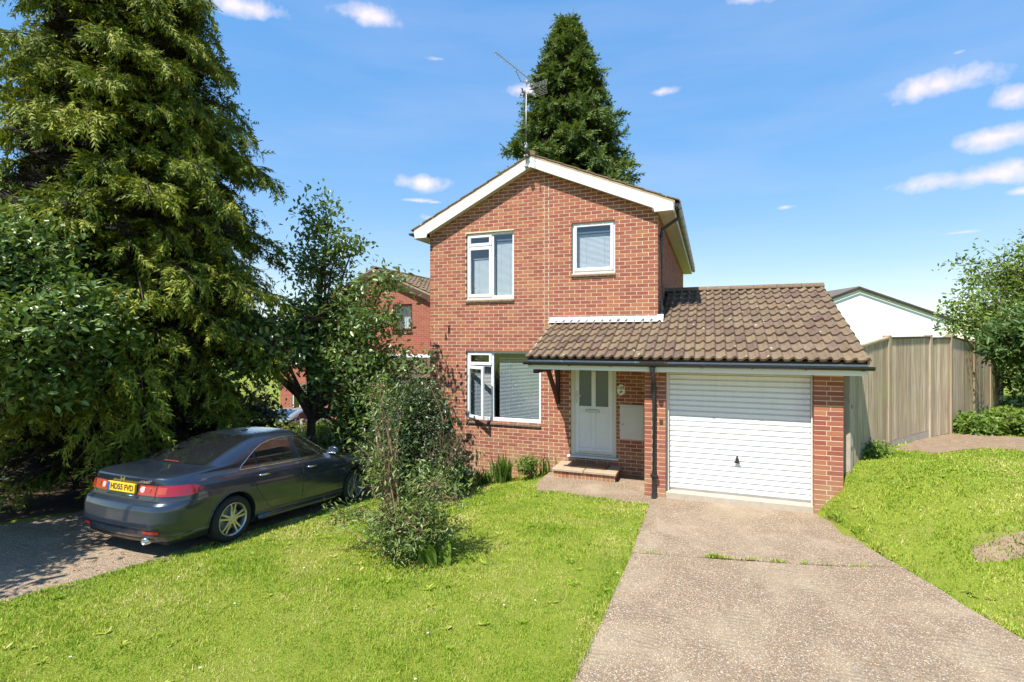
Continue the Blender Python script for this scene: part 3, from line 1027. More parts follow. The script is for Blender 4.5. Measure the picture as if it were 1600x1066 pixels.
def house(off, main, label, group=None, frame='upvc', barge='barge_white'):
    org = B0
    h = empty('brick_house', B0 + Vector(off), label, 'house', group)
    zb = -0.7
    # --- walls
    if main:
        fw = MB()
        gable_wall(fw, YF + 0.003, YF + 0.25, zb, OPEN, 0.003)
        wall = fw.build('wall', 'mortar', h, org)
        sw = MB()
        sw.box(XR - 0.256, XR - 0.006, YF + 0.251, YB, zb, 5.2)
        sw.box(XL + 0.006, XL + 0.256, YF + 0.251, YB, zb, 5.08)
        sw.build('wall', 'mortar', h, org)
        lay_bricks(wall, org)
    else:
        fw = MB()
        gable_wall(fw, YF, YF + 0.25, zb, OPEN)
        wall = fw.build('wall', 'brick_far', h, org)
        sw = MB()
        sw.box(XR - 0.25, XR - 0.001, YF + 0.251, YB, zb, 5.2)
        sw.box(XL + 0.001, XL + 0.25, YF + 0.251, YB, zb, 5.08)
        sw.build('wall', 'brick_far', h, org)
    bw = MB()
    bw.prism([(XL, zb), (XR, zb), (XR, roof_line(XR) - 0.04), (RIDGE_X, ZR - 0.04), (XL, roof_line(XL) - 0.04)], YB + 0.001, YB + 0.25, 'y')
    bw.build('wall', 'brick_far', h, org)
    MB().box(XL + 0.27, XR - 0.27, YF + 0.27, YB - 0.02, 2.62, 2.8).build('floor', 'room_wall', h, org)
    MB().box(XL + 0.27, XR - 0.27, YF + 3.6, YF + 3.7, zb, 5.1).build('partition', 'room_wall', h, org)
    # --- main roof
    rf = MB()
    y0, y1 = YF - 0.13, YB + 0.4
    rf.prism([(XLT - 0.03, ZL_E - 0.014), (RIDGE_X, ZR + 0.0), (RIDGE_X, ZR + 0.055), (XLT - 0.03, ZL_E + 0.04)], y0, y1, 'y')
    rf.prism([(XRT + 0.03, ZR_E - 0.013), (RIDGE_X + 0.001, ZR + 0.0), (RIDGE_X + 0.001, ZR + 0.055), (XRT + 0.03, ZR_E + 0.042)], y0, y1, 'y')
    roof = rf.build('roof', 'verge_mortar', h, org)
    nl = 9
    for sgn, S, xt in ((-1, SL, XLT - 0.06), (1, SR, XRT + 0.06)):
        ln = math.hypot(xt - RIDGE_X, (xt - RIDGE_X) * S)
        v = Vector((sgn, 0, -S)).normalized()
        n = Vector((sgn * S, 0, 1)).normalized()
        o = Vector((RIDGE_X, y0 + 0.02, ZR + 0.055)) + n * 0.006
        nv = 9
        ncol = int((y1 - y0 - 0.04) / 0.3) if not main else int((y1 - y0 - 0.04) / 0.16)
        pp = 0.3 if not main else 0.16
        tile_sheet('tiles', o + Vector((0, pp * (1 if main else 0), 0)), (0, 1, 0), v, ncol, nv, pp, ln / nv, 'tile_many', roof, org)
        if main:                              # the cut tiles along the front verge
            for j in range(nv):
                c = Vector((RIDGE_X, y0 - 0.012, ZR + 0.055)) + v * (j * ln / nv) + n * (0.008)
                M = Matrix((v, Vector((0, 1, 0)), n)).transposed().to_4x4()
                M.translation = c
                t = MB().prism([(0, 0), (ln / nv + 0.04, 0.014), (ln / nv + 0.04, 0.036), (0, 0.022)], 0, 0.19, 'y')
                t.v = [tuple(M @ Vector(p)) for p in t.v]
                t.build('tile', 'tile_one', roof, org)
    rt = 0
    while y0 + 0.45 * rt < y1 - 0.2:
        a = y0 - 0.01 + 0.45 * rt
        t = MB()
        arc = [(RIDGE_X + 0.125 * math.cos(q), ZR + 0.07 + 0.085 * math.sin(q)) for q in np.linspace(0, math.pi, 9)]
        t.prism(arc + [(RIDGE_X - 0.105, ZR + 0.06), (RIDGE_X + 0.105, ZR + 0.06)], a, min(a + 0.44, y1), 'y')
        t.build('ridge_tile', 'tile_one', roof, org)
        rt += 1
        if not main and rt > 14: break
    # --- barge boards with boxed ends, soffits
    by0, by1 = YF - 0.17, YF - 0.142
    d = 0.2
    L = MB().prism([(XLT, ZL_E), (RIDGE_X - 0.002, ZR), (RIDGE_X - 0.002, ZR - d), (-5.94, 5.02), (-5.953, 4.945), (-6.252, 4.94)], by0, by1, 'y')
    L.build('bargeboard', barge, h, org, bevel=0.003)
    Rb = MB().prism([(XRT, ZR_E), (XRT + 0.004, 5.087), (-0.999, 5.082), (-1.011, 5.156), (RIDGE_X + 0.002, ZR - d), (RIDGE_X + 0.002, ZR)], by0, by1, 'y')
    Rb.build('bargeboard', barge, h, org, bevel=0.003)
    if main:
        for xx, zz in ((-5.93, 0), (-1.03, 0)):   # butt joints between board and box end
            MB().box(xx - 0.002, xx + 0.002, by0 - 0.0015, by0 + 0.01, 5.03 if xx < -3 else 5.10, roof_line(xx) - 0.01).build('joint', 'soffit_paint', h, org)
    sf = MB()
    sf.box(XRT - 0.28, XRT - 0.003, by1 + 0.001, YB + 0.3, 5.088, 5.10)
    sf.box(XLT + 0.02, XLT + 0.31, by1 + 0.001, YB + 0.3, 4.942, 4.955)
    sf.build('soffit', 'soffit_paint', h, org)
    vs = MB()                                   # sloping soffit behind the front barge
    vs.prism([(-5.93, 5.035), (RIDGE_X, ZR - d + 0.012), (RIDGE_X, ZR - d + 0.024), (-5.93, 5.047)], by1 + 0.001, YF + 0.004, 'y')
    vs.prism([(-1.02, 5.17), (RIDGE_X + 0.001, ZR - d + 0.012), (RIDGE_X + 0.001, ZR - d + 0.024), (-1.02, 5.182)], by1 + 0.001, YF + 0.004, 'y')
    vs.build('soffit', 'soffit_paint', h, org)
    MB().box(XRT - 0.002, XRT + 0.018, by1 + 0.002, YB + 0.3, 5.075, ZR_E - 0.02).build('fascia', barge, h, org)
    MB().box(XLT - 0.018, XLT + 0.002, by1 + 0.002, YB + 0.3, 4.935, ZL_E - 0.02).build('fascia', barge, h, org)
    for gx_, gz_ in ((XRT + 0.075, 5.2), (XLT - 0.075, 5.06)):
        gt = MB()
        ang = np.linspace(math.pi, 2 * math.pi, 9)
        outer = [(gx_ + 0.056 * math.cos(q), gz_ + 0.056 * math.sin(q)) for q in ang]
        inner = [(gx_ + 0.050 * math.cos(q), gz_ + 0.050 * math.sin(q)) for q in ang[::-1]]
        gt.prism(outer + inner, YF - 0.19, YB + 0.3, 'y')
        gt.prism(outer, YF - 0.195, YF - 0.185, 'y')
        go = gt.build('gutter', 'black_plastic', h, org)
        if main:
            for k in range(12):
                yk = YF + 0.1 + 0.85 * k
                br = MB()
                br.prism([(gx_ + 0.062 * math.cos(q), gz_ + 0.062 * math.sin(q)) for q in ang] + [(gx_ + 0.051 * math.cos(q), gz_ + 0.051 * math.sin(q)) for q in ang[::-1]], yk, yk + 0.035, 'y')
                br.build('gutter_bracket', 'black_plastic', go, org)
    # --- windows
    fanz = 4.695
    window(h, org, WIN_UL, [(-5.05, -4.433, 3.54, fanz, True, 0), (-5.05, -4.433, fanz, 4.99, True, 0), (-4.433, -3.913, 3.54, 4.99, False, 0)], frame, sill='sill_tile' if main else 'brown_frame')
    window(h, org, WIN_UR, [(*WIN_UR, True, 0)], frame, sill='sill_tile' if main else 'brown_frame')
    window(h, org, WIN_G, [(-5.05, -4.433, 0.89, 2.085, True, R(30) if main else 0), (-5.05, -4.433, 2.085, 2.41, True, 0), (-4.433, -3.311, 0.89, 2.41, False, 0)], frame if main else 'upvc',
           label='ground floor window with its white casement standing open' if main else None, sill='sill_tile' if main else 'brown_frame')
    # --- front door
    x0, x1, z0, z1 = DOOR
    yd = YF + 0.05
    df = MB()
    frame_rect(df, x0, x1, z0, z1, 0.085, yd, yd + 0.07, 0.03)
    door = df.build('door', 'door_frame_cream' if main else 'brown_frame', h, org, bevel=0.004)
    door['label'] = 'white front door with two tall obscured panes' if main else 'front door under the canopy'
    lf = MB()
    la, lb, lc, ld = x0 + 0.087, x1 - 0.087, z0 + 0.035, z1 - 0.087
    yl = yd + 0.012
    gx0, gx1, gx2, gx3, gz0, gz1 = -2.508, -2.255, -2.168, -1.912, 1.30, 2.25
    lf.box(la, gx0, yl, yl + 0.05, lc, ld)
    lf.box(gx3, lb, yl, yl + 0.05, lc, ld)
    lf.box(gx1, gx2, yl, yl + 0.05, lc + 0.12, ld)
    lf.box(gx0, gx3, yl, yl + 0.05, lc, lc + 0.12)
    lf.box(gx0, gx1, yl, yl + 0.05, gz0 - 0.10, gz0)
    lf.box(gx2, gx3, yl, yl + 0.05, gz0 - 0.10, gz0)
    lf.box(gx0, gx1, yl, yl + 0.05, gz1, ld)
    lf.box(gx2, gx3, yl, yl + 0.05, gz1, ld)
    lf.build('door_leaf', 'upvc', door, org, bevel=0.005)
    for a, b in ((gx0, gx1), (gx2, gx3)):
        MB().box(a, b, yl + 0.02, yl + 0.03, gz0, gz1).build('pane', 'glass_obscure', door, org)
        pm = MB().box(a, b, yl + 0.012, yl + 0.03, lc + 0.12, gz0 - 0.10)
        pm.box(a + 0.025, b - 0.025, yl + 0.004, yl + 0.013, lc + 0.145, gz0 - 0.125)
        pm.build('panel', 'upvc', door, org, bevel=0.003)
    if main:
        MB().box(-2.375, -2.085, yl - 0.016, yl - 0.0, 1.175, 1.235).build('letter_plate', 'steel', door, org, bevel=0.006)
        MB().box(-2.575, -2.545, yl - 0.008, yl, 1.36, 1.60).box(-2.575, -2.46, yl - 0.05, yl - 0.035, 1.50, 1.525).box(-2.57, -2.55, yl - 0.04, yl - 0.005, 1.502, 1.523).build('handle', 'steel', door, org, bevel=0.003)
        kn = MB()
        kn.tube([(-2.212, yl - 0.03, 2.12 + 0.0), (-2.245, yl - 0.035, 2.08), (-2.245, yl - 0.035, 2.03), (-2.212, yl - 0.03, 2.0), (-2.179, yl - 0.035, 2.03), (-2.179, yl - 0.035, 2.08), (-2.212, yl - 0.03, 2.12)], 0.008, 6, False)
        kn.tube([(-2.212, yl - 0.035, 2.12), (-2.212, yl, 2.12)], 0.02, 8)
        kn.build('knocker', 'steel', door, org, smooth=True)
        MB().prism([(YF - 0.06, z0 - 0.035), (YF - 0.06, z0 - 0.012), (yd + 0.03, z0 + 0.004), (yd + 0.03, z0 - 0.035)], x0 - 0.05, x1 + 0.05, 'x').build('sill', 'upvc', door, org, bevel=0.004)
        MB().box(la + 0.09, lb - 0.02, yl - 0.02, yl - 0.001, lc + 0.02, lc + 0.045).build('weather_bar', 'steel', door, org)
    # --- garage block
    gw = MB()
    gm = 'mortar' if main else 'brick_far'
    ins = 0.003 if main else 0.0
    gw.box(-1.046 + ins, -0.701 - ins, 9.0 + ins, 9.139 - ins, -0.5, 2.12)
    gw.box(1.475 + ins, 1.861 - ins, 9.0 + ins, 9.139 - ins, -0.5, 2.12)
    gw.box(-1.04, -0.80, 9.14, YF - 0.005, -0.5, 2.12)
    gw.box(1.62, 1.855, 9.14, 15.2, -0.5, 2.25)
    gw.box(-0.9, 1.6, 15.0, 15.2, -0.5, 2.25)
    gw.prism([(9.141, 2.251), (15.2, 2.251), (G_RIDGE_Y, E_Z + SLOPE * (G_RIDGE_Y - E_Y) - 0.08)], 1.63, 1.85, 'x')
    gw.build('garage_wall', gm, h, org)
    gd = MB()
    gd.box(-0.70, -0.655, 9.1, 9.22, 0.05, 2.12)
    gd.box(1.455, 1.474, 9.1, 9.22, 0.05, 2.12)
    gd.box(-0.655, 1.455, 9.11, 9.22, 2.07, 2.12)
    gdo = gd.build('garage_door', 'door_frame_cream', h, org, bevel=0.004)
    gdo['label'] = 'white up-and-over garage door of horizontal ribs'
    n = 22
    zA, zB = 0.135, 2.068
    hh = (zB - zA) / n
    pan = MB().prism([(9.182, 0.005), (9.160, 0.020), (9.158, hh - 0.012), (9.180, hh - 0.004), (9.19, hh - 0.004), (9.19, 0.005)], -0.652, 1.452, 'x').mesh('panel', (0, 0, 0))
    pan.materials.append(MATS['garage_white'])
    for i in range(n):
        o = bpy.data.objects.new('panel', pan)
        o.location = (-org[0], -org[1], zA + hh * i - org[2])
        link(o, gdo)
    MB().box(-0.69, 1.47, 9.1895, 9.2, 0.10, 2.09).build('door_back', 'garage_white', gdo, org)
    if main:
        hd = MB()
        hd.tube([(0.405, 9.16, 0.70), (0.405, 9.13, 0.70)], 0.028, 12)
        hd.prism([(0.355, 0.645), (0.455, 0.645), (0.425, 0.69), (0.418, 0.765), (0.392, 0.765), (0.385, 0.69)], 9.118, 9.132, 'y')
        hd.build('handle', 'black_plastic', gdo, org, bevel=0.003)
        MB().box(-0.70, 1.474, 9.0, 9.25, -0.1, 0.105).build('threshold', 'concrete_post', h, org, bevel=0.01)
    # --- canopy and garage roof
    nu, nv = 33, 11
    run = G_RIDGE_Y - E_Y
    ln = math.hypot(run, run * SLOPE)
    v = Vector((0, -1, -SLOPE)).normalized()
    u = Vector((1, 0, 0))
    nrm = Vector((0, -SLOPE, 1)).normalized()
    expo = (ln - 0.035) / nv
    p = (CX1 - CX0) / nu
    top = Vector((CX0, G_RIDGE_Y, E_Z + SLOPE * run)) - nrm * 0.02
    rb = MB()                                   # boarding under the tiles
    def under(y):
        return E_Z + SLOPE * (y - E_Y) - 0.05
    rb.prism([(E_Y + 0.09, under(E_Y + 0.09)), (YF - 0.002, under(YF)), (YF - 0.002, under(YF) - 0.04), (E_Y + 0.09, under(E_Y + 0.09) - 0.04)], CX0 + 0.03, -0.95, 'x')
    rb.prism([(E_Y + 0.09, under(E_Y + 0.09)), (G_RIDGE_Y, under(G_RIDGE_Y)), (15.5, under(G_RIDGE_Y) - SLOPE * 3.45), (15.5, under(G_RIDGE_Y) - SLOPE * 3.45 - 0.04), (G_RIDGE_Y, under(G_RIDGE_Y) - 0.04), (E_Y + 0.09, under(E_Y + 0.09) - 0.04)], -0.94, CX1 - 0.02, 'x')
    lroof = rb.build('roof', 'brown_timber', h, org)
    if main:
        tv, tf = tile_template(p, expo, 1.03)
        tm = bpy.data.meshes.new('tile')
        tm.from_pydata(tv, [], tf)
        tm.materials.append(MATS['tile_one'])
        for j in range(nv):
            for i in range(nu):
                x = CX0 + i * p
                yb = G_RIDGE_Y + v.y * (j * expo + expo)
                if x < XR - 0.05 and yb > YF:
                    continue
                base = top + u * (i * p) + v * (j * expo) + nrm * random.gauss(0, 0.003)
                M = Matrix((u, v, nrm)).transposed().to_4x4()
                M = M @ Matrix.Rotation(random.gauss(0, 0.008), 4, 'Z') @ Matrix.Rotation(random.gauss(0, 0.006), 4, 'X')
                M.translation = base - org
                o = bpy.data.objects.new('tile', tm)
                o.matrix_local = M
                link(o, lroof)
    else:
        tile_sheet('tiles', top + u * 0 + v * expo * 6, u, v, nu, 5, p, expo, 'tile_many', lroof, org)
        tile_sheet('tiles', top + u * (14 * p), u, v, nu - 14, 6, p, expo, 'tile_many', lroof, org)
    if main:
        tile_sheet('tiles', top + u * (14 * p), u, Vector((0, 1, -SLOPE)), nu - 14, 10, p, expo, 'tile_many', lroof, org)
    if main:
        k = 0
        x = XR + 0.004
        while x < CX1 - 0.05:
            xe = min(x + 0.44, CX1 + 0.01)
            zz = top.z + 0.01
            arc = [(G_RIDGE_Y + 0.13 * math.cos(q), zz + 0.085 * math.sin(q)) for q in np.linspace(0, math.pi, 9)]
            MB().prism(arc + [(G_RIDGE_Y - 0.1, zz - 0.03), (G_RIDGE_Y + 0.1, zz - 0.03)], x, xe, 'x').build('ridge_tile', 'tile_one', lroof, org)
            x = xe + 0.006
        vb = MB()                               # mortar bedding seen at the two verges
        for xx in (CX0 + 0.01, CX1 - 0.035):
            yend = YF if xx < 0 else G_RIDGE_Y
            vb.prism([(E_Y + 0.04, under(E_Y + 0.04) - 0.02), (E_Y + 0.04, under(E_Y + 0.04) + 0.045), (yend, under(yend) + 0.045), (yend, under(yend) - 0.02)], xx, xx + 0.028, 'x')
        vb.build('verge', 'verge_mortar', lroof, org)
    fz = E_Z - 0.055
    fy = E_Y + 0.085
    f = MB().box(CX0 + 0.03, CX1 - 0.02, fy, fy + 0.02, 2.125, fz)
    f.build('fascia', barge, h, org, bevel=0.003)
    MB().box(CX0 + 0.05, CX1 - 0.03, fy + 0.021, YF - 0.001 if not main else 8.999, 2.131, 2.145).build('soffit', 'soffit_paint', h, org)
    MB().box(CX0 + 0.05, -1.06, 8.9995, YF - 0.012, 2.133, 2.147).build('soffit', 'soffit_paint', h, org)
    MB().box(CX0 + 0.032, CX0 + 0.055, fy + 0.0205, YF - 0.003, 2.128, 2.30).build('fascia', 'soffit_paint', h, org)
    gy_, gz_ = fy - 0.056, 2.262
    gt = MB()
    ang = np.linspace(math.pi, 2 * math.pi, 9)
    outer = [(gy_ + 0.055 * math.cos(q), gz_ + 0.058 * math.sin(q)) for q in ang]
    inner = [(gy_ + 0.049 * math.cos(q), gz_ + 0.052 * math.sin(q)) for q in ang[::-1]]
    gt.prism(outer + inner, CX0 - 0.03, CX1 + 0.04, 'x')
    gt.prism(outer, CX0 - 0.035, CX0 - 0.028, 'x')
    gt.prism(outer, CX1 + 0.038, CX1 + 0.046, 'x')
    gut = gt.build('gutter', 'black_plastic', h, org)
    fl = MB()
    xa, xb = CX0 - 0.04, XR + 0.0
    zt = E_Z + SLOPE * (YF - E_Y)
    fl.prism([(YF - 0.012, zt + 0.10), (YF - 0.012, zt + 0.015), (YF - 0.14, zt - 0.022), (YF - 0.145, zt - 0.014), (YF - 0.02, zt + 0.03), (YF - 0.004, zt + 0.10)], xa, xb, 'x')
    fl.build('flashing', 'lead', h, org, bevel=0.004)
    bk = MB()
    for bx_ in ((-2.93,) if main else (-2.93,)):
        bk.bar((bx_, YF - 0.045, 1.33), (bx_, YF - 0.045, 2.13), 0.075, 0.085)
        bk.bar((bx_, YF - 0.07, 1.42), (bx_, YF - 0.78, 2.13), 0.07, 0.08)
        bk.bar((bx_, YF - 0.09, 2.09), (bx_, fy + 0.03, 2.09), 0.07, 0.08)
    bk.build('bracket', 'brown_timber', h, org, bevel=0.004)
    if main:
        for k in range(8):
            xk = CX0 + 0.06 + k * 0.72
            br = MB()
            br.prism([(gy_ + 0.062 * math.cos(q), gz_ + 0.066 * math.sin(q)) for q in ang] + [(gy_ + 0.05 * math.cos(q), gz_ + 0.053 * math.sin(q)) for q in ang[::-1]], xk, xk + 0.035, 'x')
            br.build('gutter_bracket', 'black_plastic', gut, org)
        MB().box(-1.10, -0.66, fy - 0.0025, fy + 0.0005, 2.20, fz - 0.002).build('repair_board', 'repair_timber', h, org)
        dp = MB()
        dp.tube([(-0.885, gy_, 2.24), (-0.885, gy_, 2.13), (-0.885, 8.93, 1.93), (-0.885, 8.945, 1.80), (-0.885, 8.945, 0.06)], 0.036, 12)
        dp.tube([(-0.885, 8.945, 1.78), (-0.885, 8.945, 1.86)], 0.044, 12)
        dp.tube([(-0.885, gy_, 2.12), (-0.885, gy_, 2.2)], 0.045, 12)
        dp.box(-0.94, -0.83, 8.9, 8.998, 0.36, 0.39)
        dp.tube([(-0.885, 8.945, 0.07), (-0.885, 8.93, 0.0), (-0.885, 8.90, -0.02)], 0.042, 12)
        dp.build('downpipe', 'black_plastic', h, org, smooth=False)
        dq = MB()
        dq.tube([(XRT + 0.075, YF + 0.1, 5.16), (XRT + 0.075, YF + 0.1, 4.98), (XR + 0.07, YF + 0.14, 4.80), (XR + 0.06, YF + 0.14, 4.68), (XR + 0.06, YF + 0.14, 3.13)], 0.034, 12)
        dq.tube([(XR + 0.06, YF + 0.14, 4.60), (XR + 0.06, YF + 0.14, 4.69)], 0.041, 12)
        dq.tube([(XR + 0.06, YF + 0.14, 3.22), (XR + 0.06, YF + 0.14, 3.30)], 0.041, 12)
        dq.tube([(XR + 0.06, YF + 0.14, 3.16), (XR + 0.075, YF + 0.06, 3.08)], 0.036, 12)
        dq.build('downpipe', 'black_plastic', h, org)
        # lead tray where gutter corner, wall and tiles meet
        MB().box(XR + 0.001, XR + 0.012, YF - 0.05, G_RIDGE_Y - 0.2, zt - 0.02, zt + 0.10).prism([(YF - 0.10, zt - 0.03), (YF - 0.02, zt + 0.12), (YF + 0.03, zt + 0.10), (YF + 0.03, zt - 0.0)], XR - 0.005, XR + 0.10, 'x').build('flashing', 'lead', h, org)
        # aerial cable and the sealed movement joint
        cb = MB()
        zz = np.linspace(5.95, 2.98, 22)
        cb.tube([(-3.13 + 0.004 * math.sin(3.1 * z), YF - 0.006, z) for z in zz], 0.005, 6)
        zz = np.linspace(2.1, 0.1, 12)
        cb.tube([(-3.13 + 0.004 * math.sin(3.1 * z), YF - 0.006, z) for z in zz], 0.005, 6)
        cb.build('cable', 'soffit_paint', h, org)
        mx = MB().box(-1.668, -1.20, YF - 0.03, YF + 0.02, 0.69, 1.375)
        mt = mx.build('meter_box', 'meter_box', h, org, bevel=0.006)
        MB().box(-1.635, -1.22, YF - 0.038, YF - 0.029, 0.715, 1.34).build('box_door', 'meter_box', mt, org, bevel=0.004)
        MB().tube([(-1.61, YF - 0.03, 0.99), (-1.61, YF - 0.041, 0.99)], 0.012, 10).build('lock', 'ink_dark', mt, org)
        MB().box(-0.80, -0.745, 8.985, 9.002, 1.24, 1.31).build('bell_push', 'brown_frame', h, org)
    return h


HOME = house((0, 0, 0), True, 'red brick two storey house with white barge boards and attached white garage')
house((-8.93, 6.85, -1.02), False, 'darker brick house behind the oak, with brown window frame and tiled roof', 'neighbouring brick houses', 'brown_frame', 'brown_frame')
house((-18.4, 13.9, -2.4), False, 'farthest brick house, its curtained window showing through gap in the oak', 'neighbouring brick houses', 'upvc', 'barge_white')

# ------------------------------------------------------------------ blinds and curtains behind the glass
def blind(x0, x1, z0, z1, y, label, mat='blind_white', pitch=0.0245, tilt=R(66), cords=2):
    b = empty('venetian_blind', ((x0 + x1) / 2, y, z0), label, 'blind', 'venetian blinds in the brick house')
    org = Vector(((x0 + x1) / 2, y, z0))
    MB().box(x0, x1, y - 0.018, y + 0.018, z1 - 0.03, z1).build('head_rail', mat, b, org)
    s = MB()
    z = z0
    c, sn = math.cos(tilt) * 0.014, math.sin(tilt) * 0.014
    while z < z1 - 0.05:
        s.poly([(x0, y - c, z - sn), (x1, y - c, z - sn), (x1, y + c, z + sn), (x0, y + c, z + sn)], [(0, 1, 2, 3)])
        z += pitch
    so = s.build('slats', mat, b, org)
    so['kind'] = 'stuff'
    cd = MB()
    for k in range(cords):
        x = x0 + (x1 - x0) * (k + 0.5) / cords
        cd.tube([(x, y - 0.017, z0 - 0.02), (x, y - 0.017, z1)], 0.002, 4)
    cd.build('cord', 'upvc', b, org)
    MB().box(x0, x1, y - 0.012, y + 0.012, z0 - 0.035, z0 - 0.02).build('bottom_rail', mat, b, org)


yb_ = YF + 0.075
blind(-4.30, -3.36, 1.0, 2.26, yb_ + 0.08, 'wide venetian blind behind the ground floor window', 'blind_grey', 0.03, R(50))
blind(-4.98, -4.47, 1.0, 2.1, yb_ + 0.085, 'narrow venetian blind behind the open casement', 'blind_grey', 0.03, R(50))
blind(-4.36, -3.96, 3.62, 4.84, yb_ + 0.08, 'venetian blind in the right pane of the tall upper window')
blind(-4.93, -4.40, 3.62, 4.46, yb_ + 0.088, 'venetian blind lowered in the left pane of the tall upper window')
blind(-2.56, -1.82, 4.06, 4.86, yb_ + 0.08, 'venetian blind in the small square upper window')


def curtain(x0, x1, y, z0, z1, label, folds=9):
    n = folds * 6
    xs = np.linspace(x0, x1, n)
    ys = y + 0.035 * np.sin(np.linspace(0, folds * 2 * np.pi, n)) + 0.012 * np.sin(np.linspace(0, folds * 5, n))
    V = np.concatenate([np.stack([xs, ys, np.full(n, z0)], -1), np.stack([xs, ys, np.full(n, z1)], -1)])
    F = np.stack([np.arange(n - 1), np.arange(1, n), np.arange(1, n) + n, np.arange(n - 1) + n], -1)
    o = np_mesh('curtain', V, F, 'curtain_white', smooth=True, loc=((x0 + x1) / 2, y, z0))
    tag(o, label, 'curtain')


curtain(-23.0, -21.75, 24.2 + 0.25, -1.6, 0.05, 'white net curtain in the far house window beyond the oak', 9)
curtain(-11.2, -10.9, 17.15 + 0.25, 3.05, 3.55, 'pale folded curtain in the upper window of the neighbouring house', 3)

# ------------------------------------------------------------------ things fixed to or standing by the house
st = empty('door_step', (-2.25, 9.96, 0), 'low brick step with two sandy slabs below the front door', 'step')
so = Vector((-2.25, 9.96, 0))
for a, b in ((-2.87, -2.255), (-2.245, -1.63)):
    MB().box(a, b, 9.61, 10.29, 0.115, 0.165).build('slab', 'step_slab', st, so, bevel=0.008)
MB().box(-2.835, -1.665, 9.655, 10.285, -0.2, 0.114).build('core', 'mortar', st, so)
bme = MB().box(0, 0.066, 0, 0.05, 0, 0.108).mesh('brick')
bme.materials.append(MATS['brick_one'])
for k in range(15):
    o = bpy.data.objects.new('brick', bme)
    o.location = (-2.84 + 0.0785 * k - so.x, 9.647 - so.y, 0.004)
    link(o, st)
for k in range(8):
    o = bpy.data.objects.new('brick', bme)
    o.location = (-1.657 - so.x, 9.66 + 0.0785 * k - so.y, 0.004)
    o.rotation_euler = (0, 0, R(90))
    link(o, st)
mat_ = empty('doormat', (-2.2, 10.0, 0.165), 'worn brown coir doormat on the front step', 'doormat')
mo = Vector((-2.2, 10.0, 0.165))
MB().box(-2.58, -1.84, 9.83, 10.22, 0.1665, 0.172).build('backing', 'ink_dark', mat_, mo)
MB().box(-2.56, -1.86, 9.85, 10.20, 0.1725, 0.185).build('pile', 'coir', mat_, mo, bevel=0.006)

sg = empty('house_sign', (-1.645, YF - 0.01, 1.66), 'white ceramic house number plaque beside the front door', 'sign')
sgo = Vector((-1.645, YF - 0.01, 1.66))
outl = [(-0.03, 0.105), (0.03, 0.105), (0.05, 0.075), (0.078, 0.065), (0.07, 0.03), (0.078, -0.05), (0.04, -0.085), (0, -0.12), (-0.04, -0.085), (-0.078, -0.05), (-0.07, 0.03), (-0.078, 0.065), (-0.05, 0.075)]
MB().prism([(x + sgo.x, z + sgo.z) for x, z in outl], YF - 0.018, YF - 0.001, 'y').build('plaque', 'ceramic', sg, sgo, bevel=0.004)
Mt = Matrix.Translation((0, -0.0095, 0.035)) @ Matrix.Rotation(R(90), 4, 'X')
text_part('109', 0.085, 'ink_dark', 'number', sg, Mt, 0.001, 0.0012)
fl = MB()
for k in range(14):
    a = RNG.uniform(0, 6.28); r_ = RNG.uniform(0, 0.034)
    x, z = sgo.x + r_ * math.cos(a) * 1.2, sgo.z - 0.04 + r_ * math.sin(a) * 0.8
    fl.prism([(x + 0.010 * math.cos(q), z + 0.010 * math.sin(q)) for q in np.linspace(0, 2 * math.pi, 7)[:-1]], YF - 0.0195 - 0.0004 * k, YF - 0.017, 'y')
fl.build('flower_motif', 'ink_flower', sg, sgo)

ae = empty('tv_aerial', (-3.56, YF - 0.2, 6.2), 'thin rooftop television aerial on a mast at the gable peak', 'aerial')
ao = Vector((-3.56, YF - 0.2, 6.2))
my = YF - 0.22
MB().tube([(-3.56, my, 6.15), (-3.56, my, 7.4), (-3.55, my, 8.02)], [0.015, 0.013, 0.012], 8).build('mast', 'galvanised', ae, ao, smooth=True)
ck = MB()
for z in (6.24, 6.46):
    ck.box(-3.60, -3.52, my - 0.03, YF - 0.172, z - 0.012, z + 0.012)
ck.box(-3.585, -3.535, my - 0.035, my + 0.035, 6.62, 6.72)
ck.build('mast_clamp', 'galvanised', ae, ao)
MB().tube([(-3.66, my - 0.02, 6.70), (-3.60, my - 0.03, 6.62), (-3.56, my - 0.03, 6.72), (-3.53, my - 0.02, 6.60), (-3.56, my - 0.02, 6.42)], 0.02, 6).build('cable_coil', 'black_plastic', ae, ao)
a0, a1 = Vector((-3.78, 8.93, 8.06)), Vector((-3.36, 10.45, 7.98))
MB().tube([a0, a1], 0.009, 6).build('boom', 'galvanised', ae, ao)
bd = (a1 - a0).normalized()
cr = bd.cross(Vector((0, 0, 1))).normalized()
for k in range(14):
    c = a0 + bd * (0.03 + 0.088 * k)
    hl = 0.075 + 0.002 * k
    MB().tube([c - cr * hl, c + cr * hl], 0.0035, 5).build('element', 'galvanised', ae, ao)
rfm = MB()
for s in (-1, 1):
    for k in range(5):
        c = a1 - bd * 0.06 + Vector((0, 0, s * (0.03 + 0.028 * k))) + bd * (0.012 * k)
        rfm.tube([c - cr * 0.17, c + cr * 0.17], 0.0028, 5)
    for q in (-0.17, 0, 0.17):
        c = a1 - bd * 0.06 + cr * q
        rfm.tube([c, c + Vector((0, 0, s * 0.15)) + bd * 0.05], 0.0028, 5)
rfm.build('reflector', 'galvanised', ae, ao)
MB().tube([(-3.62, 9.62, 8.02), (-3.58, 9.82, 7.88), (-3.55, my, 7.98)], 0.01, 6).build('boom_brace', 'galvanised', ae, ao)

